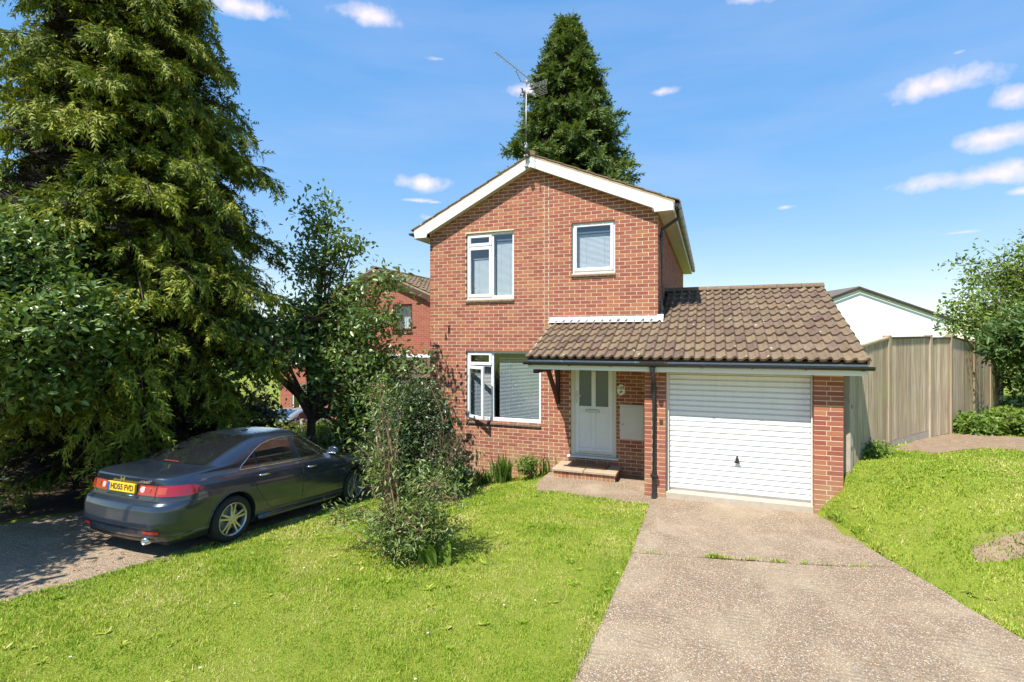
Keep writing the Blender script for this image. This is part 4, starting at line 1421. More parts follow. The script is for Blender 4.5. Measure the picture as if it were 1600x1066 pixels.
# ------------------------------------------------------------------ timber fence by the garage
FENCE = empty('timber_fence', (2.9, 10.9, g1(2.9, 10.9)), 'weathered vertical board fence with concrete gravel boards right of the garage', 'fence')
fo = Vector(FENCE.location)
FP = [(1.985, 9.30, 0.46, 2.55), (2.78, 10.39, 0.79, 2.725), (3.78, 11.73, 0.83, 2.745), (4.31, 12.36, 0.83, 2.75), (5.55, 14.7, 0.83, 2.63), (6.79, 17.07, 0.83, 2.48), (8.05, 19.5, 0.83, 2.40)]
board_cache = {}
for i, (x, y, zb, zt) in enumerate(FP):
    d = Vector((FP[min(i + 1, 6)][0] - FP[max(i - 1, 0)][0], FP[min(i + 1, 6)][1] - FP[max(i - 1, 0)][1], 0)).normalized()
    M = Matrix.Translation((x, y, 0)) @ Matrix.Rotation(math.atan2(d.y, d.x), 4, 'Z')
    if i == 0:
        p = MB().box(-0.05, 0.05, -0.05, 0.05, zb - 0.6, zt, M)
        po = p.build('post', 'concrete_post', FENCE, fo, bevel=0.008)
        po['label'] = 'grey concrete post with bolt holes'
        for z in (0.98, 1.62):
            MB().box(-0.012, 0.012, -0.052, 0.02, z - 0.03, z + 0.03, M).build('bolt_hole', 'ink_dark', po, fo)
    else:
        MB().box(-0.05, 0.05, -0.05, 0.05, zb - 0.5, zt, M).build('post', 'fence_board', FENCE, fo, bevel=0.006)
for i in range(6):
    (xa, ya, za, ta), (xb, yb2, zb, tb) = FP[i], FP[i + 1]
    A, Bv = Vector((xa, ya, 0)), Vector((xb, yb2, 0))
    d = (Bv - A).normalized()
    L = (Bv - A).length
    nrm = Vector((d.y, -d.x, 0))              # towards the lawn
    gate = (i == 2)
    n = int((L - 0.1) / 0.098)
    st = (L - 0.1) / n
    for k in range(n):
        s0 = 0.05 + st * k
        t = (s0 + st / 2) / L
        zbt = za + (zb - za) * t + (0.02 if gate else 0.16)
        ztp = ta + (tb - ta) * t - (0.055 if not gate else 0.075)
        h = ztp - zbt + random.gauss(0, 0.006)
        w = st + 0.012
        key = round(h, 1)
        if key not in board_cache:
            # feather edge board: thick edge over the thin edge of its neighbour
            me = MB().prism([(0, 0.004), (w, 0.012), (w, 0.026), (0, 0.010)], 0, 1, 'z').mesh('board')
            me.materials.append(MATS['fence_board'])
            board_cache[key] = me
        o = bpy.data.objects.new('board', board_cache[key])
        M = Matrix((d, nrm, Vector((0, 0, 1)))).transposed().to_4x4()
        M.translation = A + d * s0 + nrm * (0.004 + random.uniform(0, 0.003)) + Vector((0, 0, zbt)) - fo
        o.matrix_local = M @ Matrix.Rotation(random.gauss(0, 0.003), 4, 'Y') @ Matrix.Diagonal((1, 1, h, 1))
        link(o, FENCE)
    cz0, cz1 = ta - (0.045 if not gate else 0.065), tb - (0.045 if not gate else 0.065)
    MB().bar(A + d * 0.05 + nrm * 0.015 + Vector((0, 0, cz0)), Bv - d * 0.05 + nrm * 0.015 + Vector((0, 0, cz1)), 0.07, 0.03).build('capping_rail', 'brown_frame' if i > 0 else 'fence_board', FENCE, fo)
    for hz in (0.3, 1.6):
        MB().bar(A + d * 0.05 - nrm * 0.03 + Vector((0, 0, za + hz)), Bv - d * 0.05 - nrm * 0.03 + Vector((0, 0, zb + hz)), 0.05, 0.07).build('rail', 'fence_board', FENCE, fo)
    if not gate:
        MB().bar(A + d * 0.05 + nrm * 0.008 + Vector((0, 0, za + 0.02)), Bv - d * 0.05 + nrm * 0.008 + Vector((0, 0, zb + 0.02)), 0.035, 0.29).build('gravel_board', 'concrete_post' if i != 0 else 'fence_board', FENCE, fo)

# ------------------------------------------------------------------ white rendered house behind the fence
WH = empty('white_house', (7.2, 31.7, 0.3), 'white rendered house gable with dark roof edge behind the fence', 'house', rot=(0, 0, YAW))
w = MB()
w.prism([(-4.2, -0.6), (4.6, -0.6), (4.6, 3.42), (0, 5.05), (-4.2, 3.42)], 0, 8, 'y')
w.build('wall', 'render_white', WH)
for sgn, xe, ze in ((-1, -4.55, 3.40), (1, 5.0, 3.38)):
    MB().prism([(0, 5.08), (xe, ze), (xe, ze + 0.05), (0, 5.14)], -0.12, 8.3, 'y').build('roof', 'slate_roof', WH)
    MB().prism([(0, 5.05), (xe, ze - 0.03), (xe, ze - 0.11), (0, 4.97)], -0.15, -0.121, 'y').build('bargeboard', 'black_board', WH)

# ------------------------------------------------------------------ saloon car
def interp(tab, z):
    zs, vs = zip(*tab)
    return float(np.interp(z, zs, vs))


T_XR = [(0.17, 0.20), (0.22, 0.10), (0.30, 0.045), (0.385, 0.028), (0.40, 0.004), (0.45, 0.0), (0.60, 0.012), (0.67, 0.03), (0.70, 0.06), (0.715, 0.095), (0.80, 0.105), (0.90, 0.115), (0.975, 0.095), (0.995, 0.10), (1.005, 0.14), (1.02, 0.24), (1.035, 0.38), (1.05, 0.54), (1.065, 0.66), (1.09, 0.74), (1.16, 0.90), (1.24, 1.09), (1.32, 1.31), (1.38, 1.54), (1.41, 1.72), (1.43, 1.92), (1.442, 2.15), (1.445, 2.3)]
T_XF = [(0.17, 4.40), (0.25, 4.58), (0.45, 4.66), (0.60, 4.64), (0.70, 4.55), (0.76, 4.36), (0.82, 4.05), (0.87, 3.78), (0.92, 3.58), (0.97, 3.42), (1.1, 3.16), (1.2, 2.97), (1.3, 2.78), (1.38, 2.63), (1.42, 2.54), (1.442, 2.44), (1.445, 2.40)]
T_W = [(0.17, 0.76), (0.21, 0.82), (0.27, 0.85), (0.30, 0.862), (0.33, 0.855), (0.45, 0.872), (0.62, 0.88), (0.70, 0.877), (0.78, 0.868), (0.86, 0.85), (0.92, 0.825), (0.955, 0.795), (0.98, 0.765), (1.0, 0.75), (1.06, 0.735), (1.1, 0.722), (1.2, 0.685), (1.3, 0.638), (1.36, 0.60), (1.39, 0.565), (1.42, 0.49), (1.435, 0.40), (1.445, 0.24)]
T_CX = [(0.17, 0.42), (0.6, 0.40), (0.9, 0.38), (1.0, 0.36), (1.05, 0.42), (1.2, 0.42), (1.4, 0.40), (1.445, 0.1)]
T_CY = [(0.17, 0.30), (0.6, 0.30), (0.9, 0.30), (0.99, 0.28), (1.02, 0.16), (1.08, 0.15), (1.2, 0.16), (1.4, 0.18), (1.445, 0.1)]
T_BU = [(0.17, 0.10), (0.7, 0.09), (0.98, 0.08), (1.06, 0.12), (1.3, 0.12), (1.445, 0.02)]
X0 = 1.065                                       # rear axle behind the origin


def car_geom(z):
    xr, xf, w = interp(T_XR, z), interp(T_XF, z), interp(T_W, z)
    cx, cyy, bu = interp(T_CX, z), interp(T_CY, z), interp(T_BU, z)
    x1 = xr + bu * ((w - cyy) / w) ** 2
    return xr, xf, w, min(cx, (xf - xr) * 0.3), cyy, bu, x1


def car_pt(z, t, side=-1):
    """t: 0..1 rear edge, 1..2 rear corner, 2..3 side, 3..4 front corner, 4..5 front edge"""
    xr, xf, w, cx, cyy, bu, x1 = car_geom(z)
    fx, fy = min(0.75, (xf - x1 - cx) * 0.45), min(0.42, w * 0.6)
    xfe = xf - 0.10 * ((w - fy) / w) ** 2
    if t <= 1:
        y = t * (w - cyy); x = xr + bu * (y / w) ** 2
    elif t <= 2:
        a = (t - 1) * math.pi / 2
        x = x1 + cx - cx * math.cos(a); y = w - cyy + cyy * math.sin(a)
    elif t <= 3:
        x = x1 + cx + (t - 2) * (xfe - fx - x1 - cx); y = w
    elif t <= 4:
        a = (t - 3) * math.pi / 2
        x = xfe - fx + fx * math.sin(a); y = w - fy + fy * math.cos(a)
    else:
        y = (5 - t) * (w - fy); x = xf - 0.10 * (y / w) ** 2
    return Vector((x - X0, side * y, z))


def car_tx(z, x):
    xr, xf, w, cx, cyy, bu, x1 = car_geom(z)
    fx, fy = min(0.75, (xf - x1 - cx) * 0.45), min(0.42, w * 0.6)
    xfe = xf - 0.10 * ((w - fy) / w) ** 2
    if x < x1 + cx:
        return 1 + math.acos(max(-1, min(1, (x1 + cx - x) / cx))) * 2 / math.pi
    if x > xfe - fx:
        return 3 + math.asin(max(-1, min(1, (x - xfe + fx) / fx))) * 2 / math.pi
    return 2 + (x - x1 - cx) / (xfe - fx - x1 - cx)


def car_ty(z, y):
    xr, xf, w, cx, cyy, bu, x1 = car_geom(z)
    if y <= w - cyy:
        return y / (w - cyy)
    return 1 + math.asin(max(-1, min(1, (y - w + cyy) / cyy))) * 2 / math.pi


def car_n(z, t, side):
    e = 0.004
    a = car_pt(z, min(t + 0.01, 4.99), side) - car_pt(z, max(t - 0.01, 0.0), side)
    b = car_pt(z + e, t, side) - car_pt(z - e, t, side)
    n = a.cross(b).normalized()
    c = car_pt(z, t, side)
    if n.dot(Vector((c.x - 1.2, c.y, (c.z - 0.75) * 0.6))) < 0:
        n = -n
    return n


def car_patch(rows, side, off=0.004, nu=10):
    """rows: list of (z, t_left, t_right) -> open surface lying on the body"""
    mb = MB()
    V = []
    for (z, a, b) in rows:
        for k in range(nu + 1):
            t = a + (b - a) * k / nu
            V.append(car_pt(z, t, side) + car_n(z, t, side) * off)
    F = [(i * (nu + 1) + k, i * (nu + 1) + k + 1, (i + 1) * (nu + 1) + k + 1, (i + 1) * (nu + 1) + k) for i in range(len(rows) - 1) for k in range(nu)]
    return mb.poly(V, F)


def car_line(pts, side, r=0.004, off=0.0):
    """pts: (x or None, z, y or None) on the body surface"""
    P = []
    for (x, z, y) in pts:
        t = car_tx(z, x) if x is not None else car_ty(z, y)
        P.append(car_pt(z, t, side) + car_n(z, t, side) * off)
    return P


def lathe(mb, prof, cx, cy, cz, seg=40):
    """prof: (radius, y) pairs around the local y axis"""
    n = len(prof)
    V = [(cx + r * math.cos(2 * math.pi * k / seg), cy + y, cz + r * math.sin(2 * math.pi * k / seg)) for k in range(seg) for r, y in prof]
    F = [(k * n + i, k * n + i + 1, ((k + 1) % seg) * n + i + 1, ((k + 1) % seg) * n + i) for k in range(seg) for i in range(n - 1)]
    return mb.poly(V, F)


def make_car(loc, yaw, pitch, paint, label, detail=True, group=None):
    car = empty('parked_car', loc, label, 'car', group)
    car.scale = (0.975, 0.975, 0.975)
    car.rotation_euler = (Matrix.Rotation(yaw, 4, 'Z') @ Matrix.Rotation(pitch, 4, 'Y')).to_euler()
    # body shell
    zs = sorted(set([0.17 + 0.02 * i for i in range(14)] + [z for z, _ in T_XR] + [z for z, _ in T_W] + list(np.linspace(0.42, 1.40, 40))))
    ts = list(np.linspace(0, 1, 11)) + list(np.linspace(1, 2, 13))[1:] + list(np.linspace(2, 3, 29))[1:] + list(np.linspace(3, 4, 11))[1:] + list(np.linspace(4, 5, 9))[1:]
    bm = bmesh.new()
    rings = []
    for z in zs:
        half = [car_pt(z, t, -1) for t in ts]
        other = [Vector((p.x, -p.y, p.z)) for p in half[1:-1]][::-1]
        rings.append([bm.verts.new(p) for p in half + other])
    n = len(rings[0])
    for a, b in zip(rings[:-1], rings[1:]):
        for k in range(n):
            bm.faces.new((a[k], a[(k + 1) % n], b[(k + 1) % n], b[k]))
    bm.faces.new(rings[0][::-1])
    bm.faces.new(rings[-1])
    bmesh.ops.recalc_face_normals(bm, faces=bm.faces)
    me = bpy.data.meshes.new('body')
    bm.to_mesh(me); bm.free()
    me.materials.append(MATS[paint])
    body = link(bpy.data.objects.new('body', me), car)
    cut = MB()
    for x in (0.0, 2.67):
        for s in (-1, 1):
            cut.tube([(x, s * 0.62, 0.325), (x, s * 1.1, 0.325)], 0.372, 40)
    cme = cut.mesh('tmp_cut')
    cme.materials.append(MATS['ink_dark'])
    cob = bpy.data.objects.new('tmp_cut', cme)
    COL.objects.link(cob)
    tmpb = bpy.data.objects.new('tmp_body', me)
    COL.objects.link(tmpb)
    md = tmpb.modifiers.new('arch', 'BOOLEAN')
    md.operation = 'DIFFERENCE'; md.object = cob; md.solver = 'EXACT'; md.material_mode = 'TRANSFER'
    dg = bpy.context.evaluated_depsgraph_get(); dg.update()
    nm = bpy.data.meshes.new_from_object(tmpb.evaluated_get(dg))
    bpy.data.objects.remove(tmpb); bpy.data.objects.remove(cob)
    nm.name = 'body'
    nm.polygons.foreach_set('use_smooth', [True] * len(nm.polygons))
    nm.set_sharp_from_angle(angle=R(38))
    body.data = nm
    # glass
    XLg = [(0.965, 1.18), (1.0, 1.22), (1.1, 1.35), (1.2, 1.49), (1.28, 1.66), (1.325, 1.86), (1.345, 2.12)]
    XRg = [(0.965, 3.34), (1.0, 3.27), (1.1, 3.08), (1.2, 2.88), (1.28, 2.70), (1.325, 2.55), (1.345, 2.38)]
    zz = list(np.linspace(0.968, 1.343, 22))
    for side in (-1, 1):
        for (a, b) in ((0.5, 1.47), (1.50, 2.20), (2.30, 4.0)):
            rows = []
            for z in zz:
                l, r_ = max(interp(XLg, z), a - 0.0), min(interp(XRg, z), b)
                if a == 0.5: r_ = min(r_, 1.53 - (z - 0.965) * 0.28)
                if a == 1.50: l = max(interp(XLg, z), 1.56 - (z - 0.965) * 0.28)
                if a == 2.30: l = max(l, 2.42 - (z - 0.965) * 0.35)
                if b == 2.20: r_ = min(r_, 2.33 - (z - 0.965) * 0.35)
                if r_ - l > 0.01:
                    rows.append((z, car_tx(z, l), car_tx(z, r_)))
            if len(rows) > 2:
                car_patch(rows, side).build('side_window', 'car_glass', car, smooth=True)
        # black pillar cover between the doors
        rows = [(z, car_tx(z, 2.335 - (z - 0.965) * 0.35), car_tx(z, 2.415 - (z - 0.965) * 0.35)) for z in zz if z < 1.335]
        car_patch(rows, side, 0.003, 3).build('pillar', 'ink_dark', car, smooth=True)
        loop = [(x, z, None) for z, x in XLg] + [(x, z, None) for z, x in XRg[::-1]]
        P = car_line(loop, side, off=0.005)
        base = [car_pt(0.965, car_tx(0.965, x), side) + car_n(0.965, car_tx(0.965, x), side) * 0.005 for x in np.linspace(3.34, 1.18, 20)]
        MB().tube(P + base, 0.0085, 6, False).build('window_trim', 'chrome', car, smooth=True)
    rows = []
    for z in np.linspace(1.075, 1.39, 18):
        yl = 0.60 - (z - 1.075) * 0.36
        rows.append((z, 0.0, car_ty(z, yl)))
    for side in (-1, 1):
        car_patch(rows, side, 0.004, 12).build('rear_window', 'car_glass', car, smooth=True)
        car_patch([(z, 5.0, 4.0 + 0.25) for z in np.linspace(0.98, 1.39, 14)], side, 0.004, 10).build('windscreen', 'car_glass', car, smooth=True)
    # lights
    for side in (-1, 1):
        rows = []
        for z in np.linspace(0.775, 0.905, 9):
            u = (z - 0.775) / 0.13
            tip = 0.60 - abs(u - 0.5) * 0.34
            rows.append((z, car_ty(z, 0.30 + 0.02 * u), car_tx(z, tip)))
        lt = car_patch(rows, side, 0.012, 26).build('tail_light', 'lamp_red', car, smooth=True)
        for yy, rr_ in ((0.37, 0.038), (0.475, 0.03)):
            t = car_ty(0.842, yy)
            c = car_pt(0.842, t, side); nn = car_n(0.842, t, side)
            MB().tube([c + nn * 0.008, c + nn * 0.017], rr_, 16).build('reversing_lamp' if yy < 0.4 else 'lamp_ring', 'lamp_clear' if yy < 0.4 else 'lamp_red', lt)
        rows = [(z, car_ty(z, 0.50), car_ty(z, 0.70)) for z in np.linspace(0.325, 0.362, 3)]
        car_patch(rows, side, 0.008, 6).build('reflector', 'lamp_red', car, smooth=True)
        # front lamps
        rows = [(z, 3.45, 4.3) for z in np.linspace(0.62, 0.72, 4)]
        car_patch(rows, side, 0.006, 8).build('headlight', 'lamp_clear', car, smooth=True)
    if detail:
        # number plate
        zc = 0.845
        pr = MB()
        xa = interp(T_XR, zc) - X0 - 0.018
        pr.box(xa - 0.012, xa + 0.02, -0.262, 0.262, zc - 0.057, zc + 0.057)
        plate = pr.build('number_plate', 'number_yellow', car, bevel=0.003)
        MB().box(xa - 0.0135, xa - 0.01, 0.212, 0.258, zc - 0.052, zc + 0.052).build('blue_band', 'plate_blue', plate)
        rot = Matrix(((0, 0, -1, 0), (-1, 0, 0, 0), (0, 1, 0, 0), (0, 0, 0, 1)))
        text_part('HD55 FVD', 0.098, 'ink_dark', 'registration', plate, Matrix.Translation((xa - 0.0135, -0.022, zc)) @ rot, 0.0012, 0.0022, 0.98)
        zt_ = 0.945
        bx_ = interp(T_XR, zt_) - X0
        text_part('ACCORD', 0.04, 'chrome', 'model_lettering', car, Matrix.Translation((bx_ + 0.016, -0.385, zt_ - 0.012)) @ rot, 0.003, 0.0006, 1.1)
        em = MB()
        def q(y, z): return (bx_ - 0.012, y, z)
        em.bar((bx_ - 0.006, 0.034, 0.915), (bx_ - 0.006, 0.026, 0.985), 0.012, 0.012)
        em.bar((bx_ - 0.006, -0.034, 0.985), (bx_ - 0.006, -0.026, 0.915), 0.012, 0.012)
        em.bar((bx_ - 0.006, 0.03, 0.948), (bx_ - 0.006, -0.03, 0.948), 0.012, 0.014)
        em.build('badge', 'chrome', car, bevel=0.002)
        MB().tube([(bx_ + 0.01, 0.30, 0.745), (bx_ + 0.002, 0.0, 0.745), (bx_ + 0.01, -0.30, 0.745)], 0.012, 8).build('boot_trim', paint, car, smooth=True)
        # shut lines
        lines = [
            [(2.36 + 0.0 * k, z, None) for k, z in enumerate(np.linspace(0.96, 0.34, 14))],
            [(1.30, 0.955, None), (1.36, 0.88, None), (1.40, 0.80, None), (1.42, 0.70, None), (1.50, 0.60, None), (1.60, 0.48, None), (1.68, 0.38, None), (1.74, 0.335, None)],
            [(x, 0.335, None) for x in np.linspace(1.74, 3.30, 12)],
            [(3.36, 0.95, None), (3.34, 0.8, None), (3.33, 0.6, None), (3.31, 0.36, None)],
        ]
        for side in (-1, 1):
            for ln in lines:
                MB().tube(car_line(ln, side, off=-0.001), 0.0045, 5).build('shut_line', 'ink_dark', car)
            bl = car_line([(None, 0.985, 0.60), (None, 0.93, 0.585), (None, 0.80, 0.575), (None, 0.735, 0.565), (None, 0.715, 0.50)], side, off=0.0)
            MB().tube(bl, 0.004, 5).build('shut_line', 'ink_dark', car)
            tops = [(0.46, 0.80)]
            for hx, hz in ((1.47, 0.855), (2.46, 0.84)):
                c = [car_pt(hz, car_tx(hz, hx + dx), side) + car_n(hz, car_tx(hz, hx + dx), side) * o_ for dx, o_ in ((0, 0.006), (0.03, 0.03), (0.10, 0.036), (0.17, 0.03), (0.20, 0.006))]
                MB().tube(c, [0.012, 0.013, 0.013, 0.013, 0.012], 8).build('door_handle', 'chrome', car, smooth=True)
            # sill skirt
            sk = [car_pt(0.245, car_tx(0.245, x), side) + car_n(0.245, car_tx(0.245, x), side) * 0.008 for x in np.linspace(1.50, 3.30, 10)]
            MB().tube(sk, 0.05, 8).build('side_skirt', paint, car, smooth=True)
            mz, mx_ = 0.985, 3.22
            c = car_pt(mz, car_tx(mz, mx_), side)
            mm = bmesh.new()
            bmesh.ops.create_uvsphere(mm, u_segments=14, v_segments=10, radius=1.0)
            for vv in mm.verts:
                vv.co = Vector((vv.co.x * (0.07 if vv.co.x > 0 else 0.045), vv.co.y * 0.115, vv.co.z * 0.075)) + c + Vector((0.0, side * 0.135, 0.04))
            mme = bpy.data.meshes.new('mirror'); mm.to_mesh(mme); mm.free()
            mme.materials.append(MATS[paint])
            mme.polygons.foreach_set('use_smooth', [True] * len(mme.polygons))
            mi = link(bpy.data.objects.new('mirror', mme), car)
            MB().bar(c + Vector((0.02, 0, 0.0)), c + Vector((0.0, side * 0.08, 0.03)), 0.06, 0.04).build('mirror_arm', 'ink_dark', mi)
            MB().box(c.x - 0.047, c.x - 0.040, c.y + side * 0.135 - 0.085, c.y + side * 0.135 + 0.085, c.z - 0.01, c.z + 0.09).build('mirror_glass', 'chrome', mi)
        for side in (-1, 1):
            car_patch([(z, 0.0, car_ty(z, 0.62)) for z in np.linspace(0.185, 0.262, 4)], side, 0.004, 10).build('valance', 'black_plastic', car, smooth=True)
            seam = [car_pt(0.712, t, side) + car_n(0.712, t, side) * 0.001 for t in np.linspace(0, 1.9, 24)]
            MB().tube(seam, 0.0045, 5).build('bumper_seam', 'ink_dark', car)
            lamp_gap = car_line([(None, 0.772, 0.578), (None, 0.84, 0.582), (None, 0.908, 0.586)], side, off=0.0125)
            MB().tube(lamp_gap, 0.005, 5).build('lamp_gap', 'ink_dark', car)
            rows = []
            for z in np.linspace(0.80, 0.88, 4):
                rows.append((z, car_ty(z, 0.61), car_ty(z, 0.70)))
            car_patch(rows, side, 0.0145, 6).build('indicator', 'lamp_amber', car, smooth=True)
            arch = []
            for a in np.linspace(R(-8), R(188), 30):
                x, z = 1.065 + 0.378 * math.cos(a), 0.325 + 0.378 * math.sin(a)
                t = car_tx(z, x)
                arch.append(car_pt(z, t, side) + car_n(z, t, side) * 0.001)
            MB().tube(arch, 0.010, 6).build('arch_lip', paint, car, smooth=True)
        ex = MB()
        lathe(ex, [(0.036, -0.09), (0.042, -0.09), (0.042, 0.08), (0.036, 0.08), (0.034, -0.02)], 0, 0, 0, 20)
        Me = Matrix.Translation((0.0 - X0 + 0.165, -0.50, 0.225)) @ Matrix.Rotation(R(90), 4, 'Z')
        ex.v = [tuple(Me @ Vector(p)) for p in ex.v]
        ex.build('exhaust_pipe', 'chrome', car, smooth=True)
        MB().box(0.25 - X0, 3.6 - X0 + 0.6, -0.7, 0.7, 0.168, 0.30).build('underside', 'ink_dark', car)
        # roof lamp on the parcel shelf
        MB().box(0.735 - X0, 0.75 - X0, -0.14, 0.14, 1.085, 1.10).build('brake_light', 'lamp_red', car)
        an = MB().prism([(1.86 - X0, 1.425), (2.0 - X0, 1.435), (1.93 - X0, 1.455)], -0.02, 0.02, 'y')
        an.build('roof_aerial', paint, car, bevel=0.006)
    # wheels
    proto = None
    for x in (0.0, 2.67):
        for s in (-1, 1):
            wh = bpy.data.objects.new('wheel', None)
            wh.location = (x, s * 0.765, 0.32)
            link(wh, car)
            if s > 0:
                wh.rotation_euler = (0, 0, math.pi)
            if proto is None:
                ty = MB()
                lathe(ty, [(0.222, -0.085), (0.228, -0.10), (0.262, -0.108), (0.295, -0.102), (0.312, -0.085), (0.319, -0.05), (0.319, 0.05), (0.312, 0.085), (0.295, 0.102), (0.228, 0.10), (0.222, 0.085)], 0, 0, 0, 48)
                t_ = ty.build('tyre', 'tyre', wh, smooth=True)
                rm = MB()
                lathe(rm, [(0.224, -0.09), (0.226, -0.102), (0.217, -0.104), (0.205, -0.092), (0.200, -0.05), (0.198, 0.08)], 0, 0, 0, 48)
                for k in range(5):
                    for dd in (-0.13, 0.13):
                        a = 2 * math.pi * k / 5 + math.pi / 2
                        p0 = Vector((0.045 * math.cos(a + dd * 2.0), -0.086, 0.045 * math.sin(a + dd * 2.0)))
                        p1 = Vector((0.21 * math.cos(a + dd * 1.35), -0.090, 0.21 * math.sin(a + dd * 1.35)))
                        dv = (p1 - p0).normalized()
                        sd = dv.cross(Vector((0, 1, 0)))
                        w0, w1, dp_ = 0.014, 0.010, 0.02
                        rm.poly([p0 + sd * w0, p0 - sd * w0, p1 - sd * w1, p1 + sd * w1, p0 + sd * w0 * 1.5 + Vector((0, dp_, 0)), p0 - sd * w0 * 1.5 + Vector((0, dp_, 0)), p1 - sd * w1 * 1.5 + Vector((0, dp_, 0)), p1 + sd * w1 * 1.5 + Vector((0, dp_, 0))],
                                [(0, 1, 2, 3), (0, 4, 5, 1), (1, 5, 6, 2), (2, 6, 7, 3), (3, 7, 4, 0)])
                lathe(rm, [(0.0, -0.096), (0.028, -0.096), (0.034, -0.09), (0.062, -0.086), (0.07, -0.06)], 0, 0, 0, 24)
                r_ = rm.build('rim', 'alloy', wh)
                ds = MB()
                lathe(ds, [(0.0, -0.02), (0.15, -0.02), (0.16, 0.0), (0.16, 0.02)], 0, 0, 0, 24)
                d_ = ds.build('brake_disc', 'galvanised', wh)
                proto = (t_, r_, d_)
            else:
                for c in proto:
                    cc_ = c.copy(); COL.objects.link(cc_); cc_.parent = wh
    return car


make_car((-6.9, 5.17, g1(-6.9, 5.17) - 0.016), R(90), R(5.0), 'car_paint', 'dark grey saloon car with red tail lights parked under the trees')
make_car((-16.6, 16.3, g1(-16.6, 16.3)), R(96), R(4.0), 'silver_paint', 'silver car mostly hidden behind the green hedge', detail=False)

# ------------------------------------------------------------------ vegetation
SPRAY_V, SPRAY_F = spray_template(9, 0.45, 0.085)
SPRAY2_V, SPRAY2_F = spray_template(7, 0.25, 0.14)


def conifer(name, base, height, rfun, label, mat, n_limb, spray, seed, h0=0.6, per=14, trunk_r=0.24, group=None, droop=0.5, template=None, squash=1.0, inner=5000):
    """trunk, limbs in whorls and hanging sprays of scale leaves along every branchlet"""
    rng = np.random.default_rng(seed)
    tv, tf = template or (SPRAY_V, SPRAY_F)
    t = empty(name, base, label, 'tree', group)
    base = np.array(base, float)
    paths, radii = [], []
    hh = np.linspace(-0.4, height * 0.97, 10)
    paths.append(np.stack([base[0] + 0.05 * np.sin(hh), base[1] + 0.05 * np.cos(hh * 0.8), base[2] + hh], -1))
    radii.append(trunk_r * (1 - hh / height * 0.95).clip(0.02, 1.1))
    P, A, N, S = [], [], [], []
    tp, tr_ = [], []
    for i in range(n_limb):
        f = (i + rng.uniform(0, 1)) / n_limb
        h = h0 + (height - h0 - 0.1) * f ** 0.92
        az = i * 2.399963 + rng.normal(0, 0.25)
        r = rfun(h) * rng.uniform(0.72, 1.16)
        d = np.array([math.cos(az), math.sin(az) * squash, 0.0])
        p0 = base + [0, 0, h]
        rise = rng.uniform(-0.15, 0.42) * r
        p1 = p0 + d * r * 0.55 + [0, 0, rise + 0.12 * r]
        p2 = p0 + d * r + [0, 0, rise - droop * 0.42 * r]
        path = bez(p0, p1, p2, 8)
        tp.append(path)
        tr_.append(np.linspace(0.035 * (0.4 + r / 3), 0.006, 8))
        nb_ = max(3, int(per * (0.45 + r / 3.0)))
        for k in range(nb_):
            q = 0.10 + 0.90 * (k + rng.uniform(0, 1)) / nb_
            j = q * 7
            a = int(min(6, j))
            pt = path[a] + (path[a + 1] - path[a]) * (j - a)
            td = unit(path[a + 1] - path[a])
            sd = np.cross(td, [0, 0, 1.0])
            sgn = 1 if k % 2 else -1
            bl = rng.uniform(0.25, 0.6) * (0.35 + 0.5 * r / 2.5) * (1.15 - 0.6 * q) + 0.12
            bd = unit(td * 0.75 + sd * sgn * rng.uniform(0.4, 1.1) + [0, 0, rng.uniform(-0.5, 0.55)])
            ns = rng.integers(6, 10)
            u = np.sort(rng.uniform(0.1, 1, ns))
            pp = pt + bd * (u[:, None] * bl) + np.stack([np.zeros(ns), np.zeros(ns), -droop * 0.5 * u * u * bl], -1)
            P.append(pp)
            dd = unit(bd[None, :] * 0.8 + rng.normal(0, 0.42, (ns, 3)) + np.array([0, 0, -droop * 0.85]))
            A.append(dd)
            nn = unit(np.cross(dd, rng.normal(0, 1, (ns, 3))) * 0.7 + np.array([0, 0, 0.8]) + d * 0.25)
            N.append(nn)
            S.append(spray * rng.uniform(0.65, 1.3, ns))
    # leader
    n = 60
    hz = height - rng.uniform(0, 1, n) ** 1.5 * 1.6
    P.append(np.stack([base[0] + rng.normal(0, 0.06, n), base[1] + rng.normal(0, 0.06, n), base[2] + hz], -1))
    A.append(unit(rng.normal(0, 0.6, (n, 3)) + [0, 0, 0.4])); N.append(unit(rng.normal(0, 1, (n, 3)))); S.append(spray * 0.7 * rng.uniform(0.6, 1.1, n))
    V, F = tubes_np(paths + tp, radii + tr_, 6) if len(paths[0]) == 8 else tubes_np(tp, tr_, 5)
    V0, F0 = tubes_np(paths, radii, 9)
    V = np.concatenate([V0, V]); F = np.concatenate([F0, F + len(V0)])
    np_mesh('trunk', V - base, F, 'bark', t, smooth=True)
    V, F = scatter(np.concatenate(P), np.concatenate(A), np.concatenate(N), np.concatenate(S), tv, tf)
    c = np_mesh('crown', V - base, F, mat, t)
    # bare dark brown twigs added inside the crown to deepen its shade
    n = inner
    hz = rng.uniform(h0 * 0.6, height * 0.9, n)
    az = rng.uniform(0, 6.283, n)
    rr_ = np.array([rfun(q) for q in hz]) * np.sqrt(rng.uniform(0.02, 0.42, n))
    Pn = np.stack([np.cos(az) * rr_, np.sin(az) * rr_ * squash, hz], -1)
    An = unit(np.stack([np.cos(az), np.sin(az), rng.normal(-0.2, 0.5, n)], -1) + rng.normal(0, 0.4, (n, 3)))
    V, F = scatter(Pn, An, unit(rng.normal(0, 1, (n, 3))), spray * 1.7 * rng.uniform(0.7, 1.3, n), *spray_template(9, 0.3, 0.11))
    np_mesh('inner_shade_twigs', V, F, 'twig_and_shade', t)
    return t, len(F)


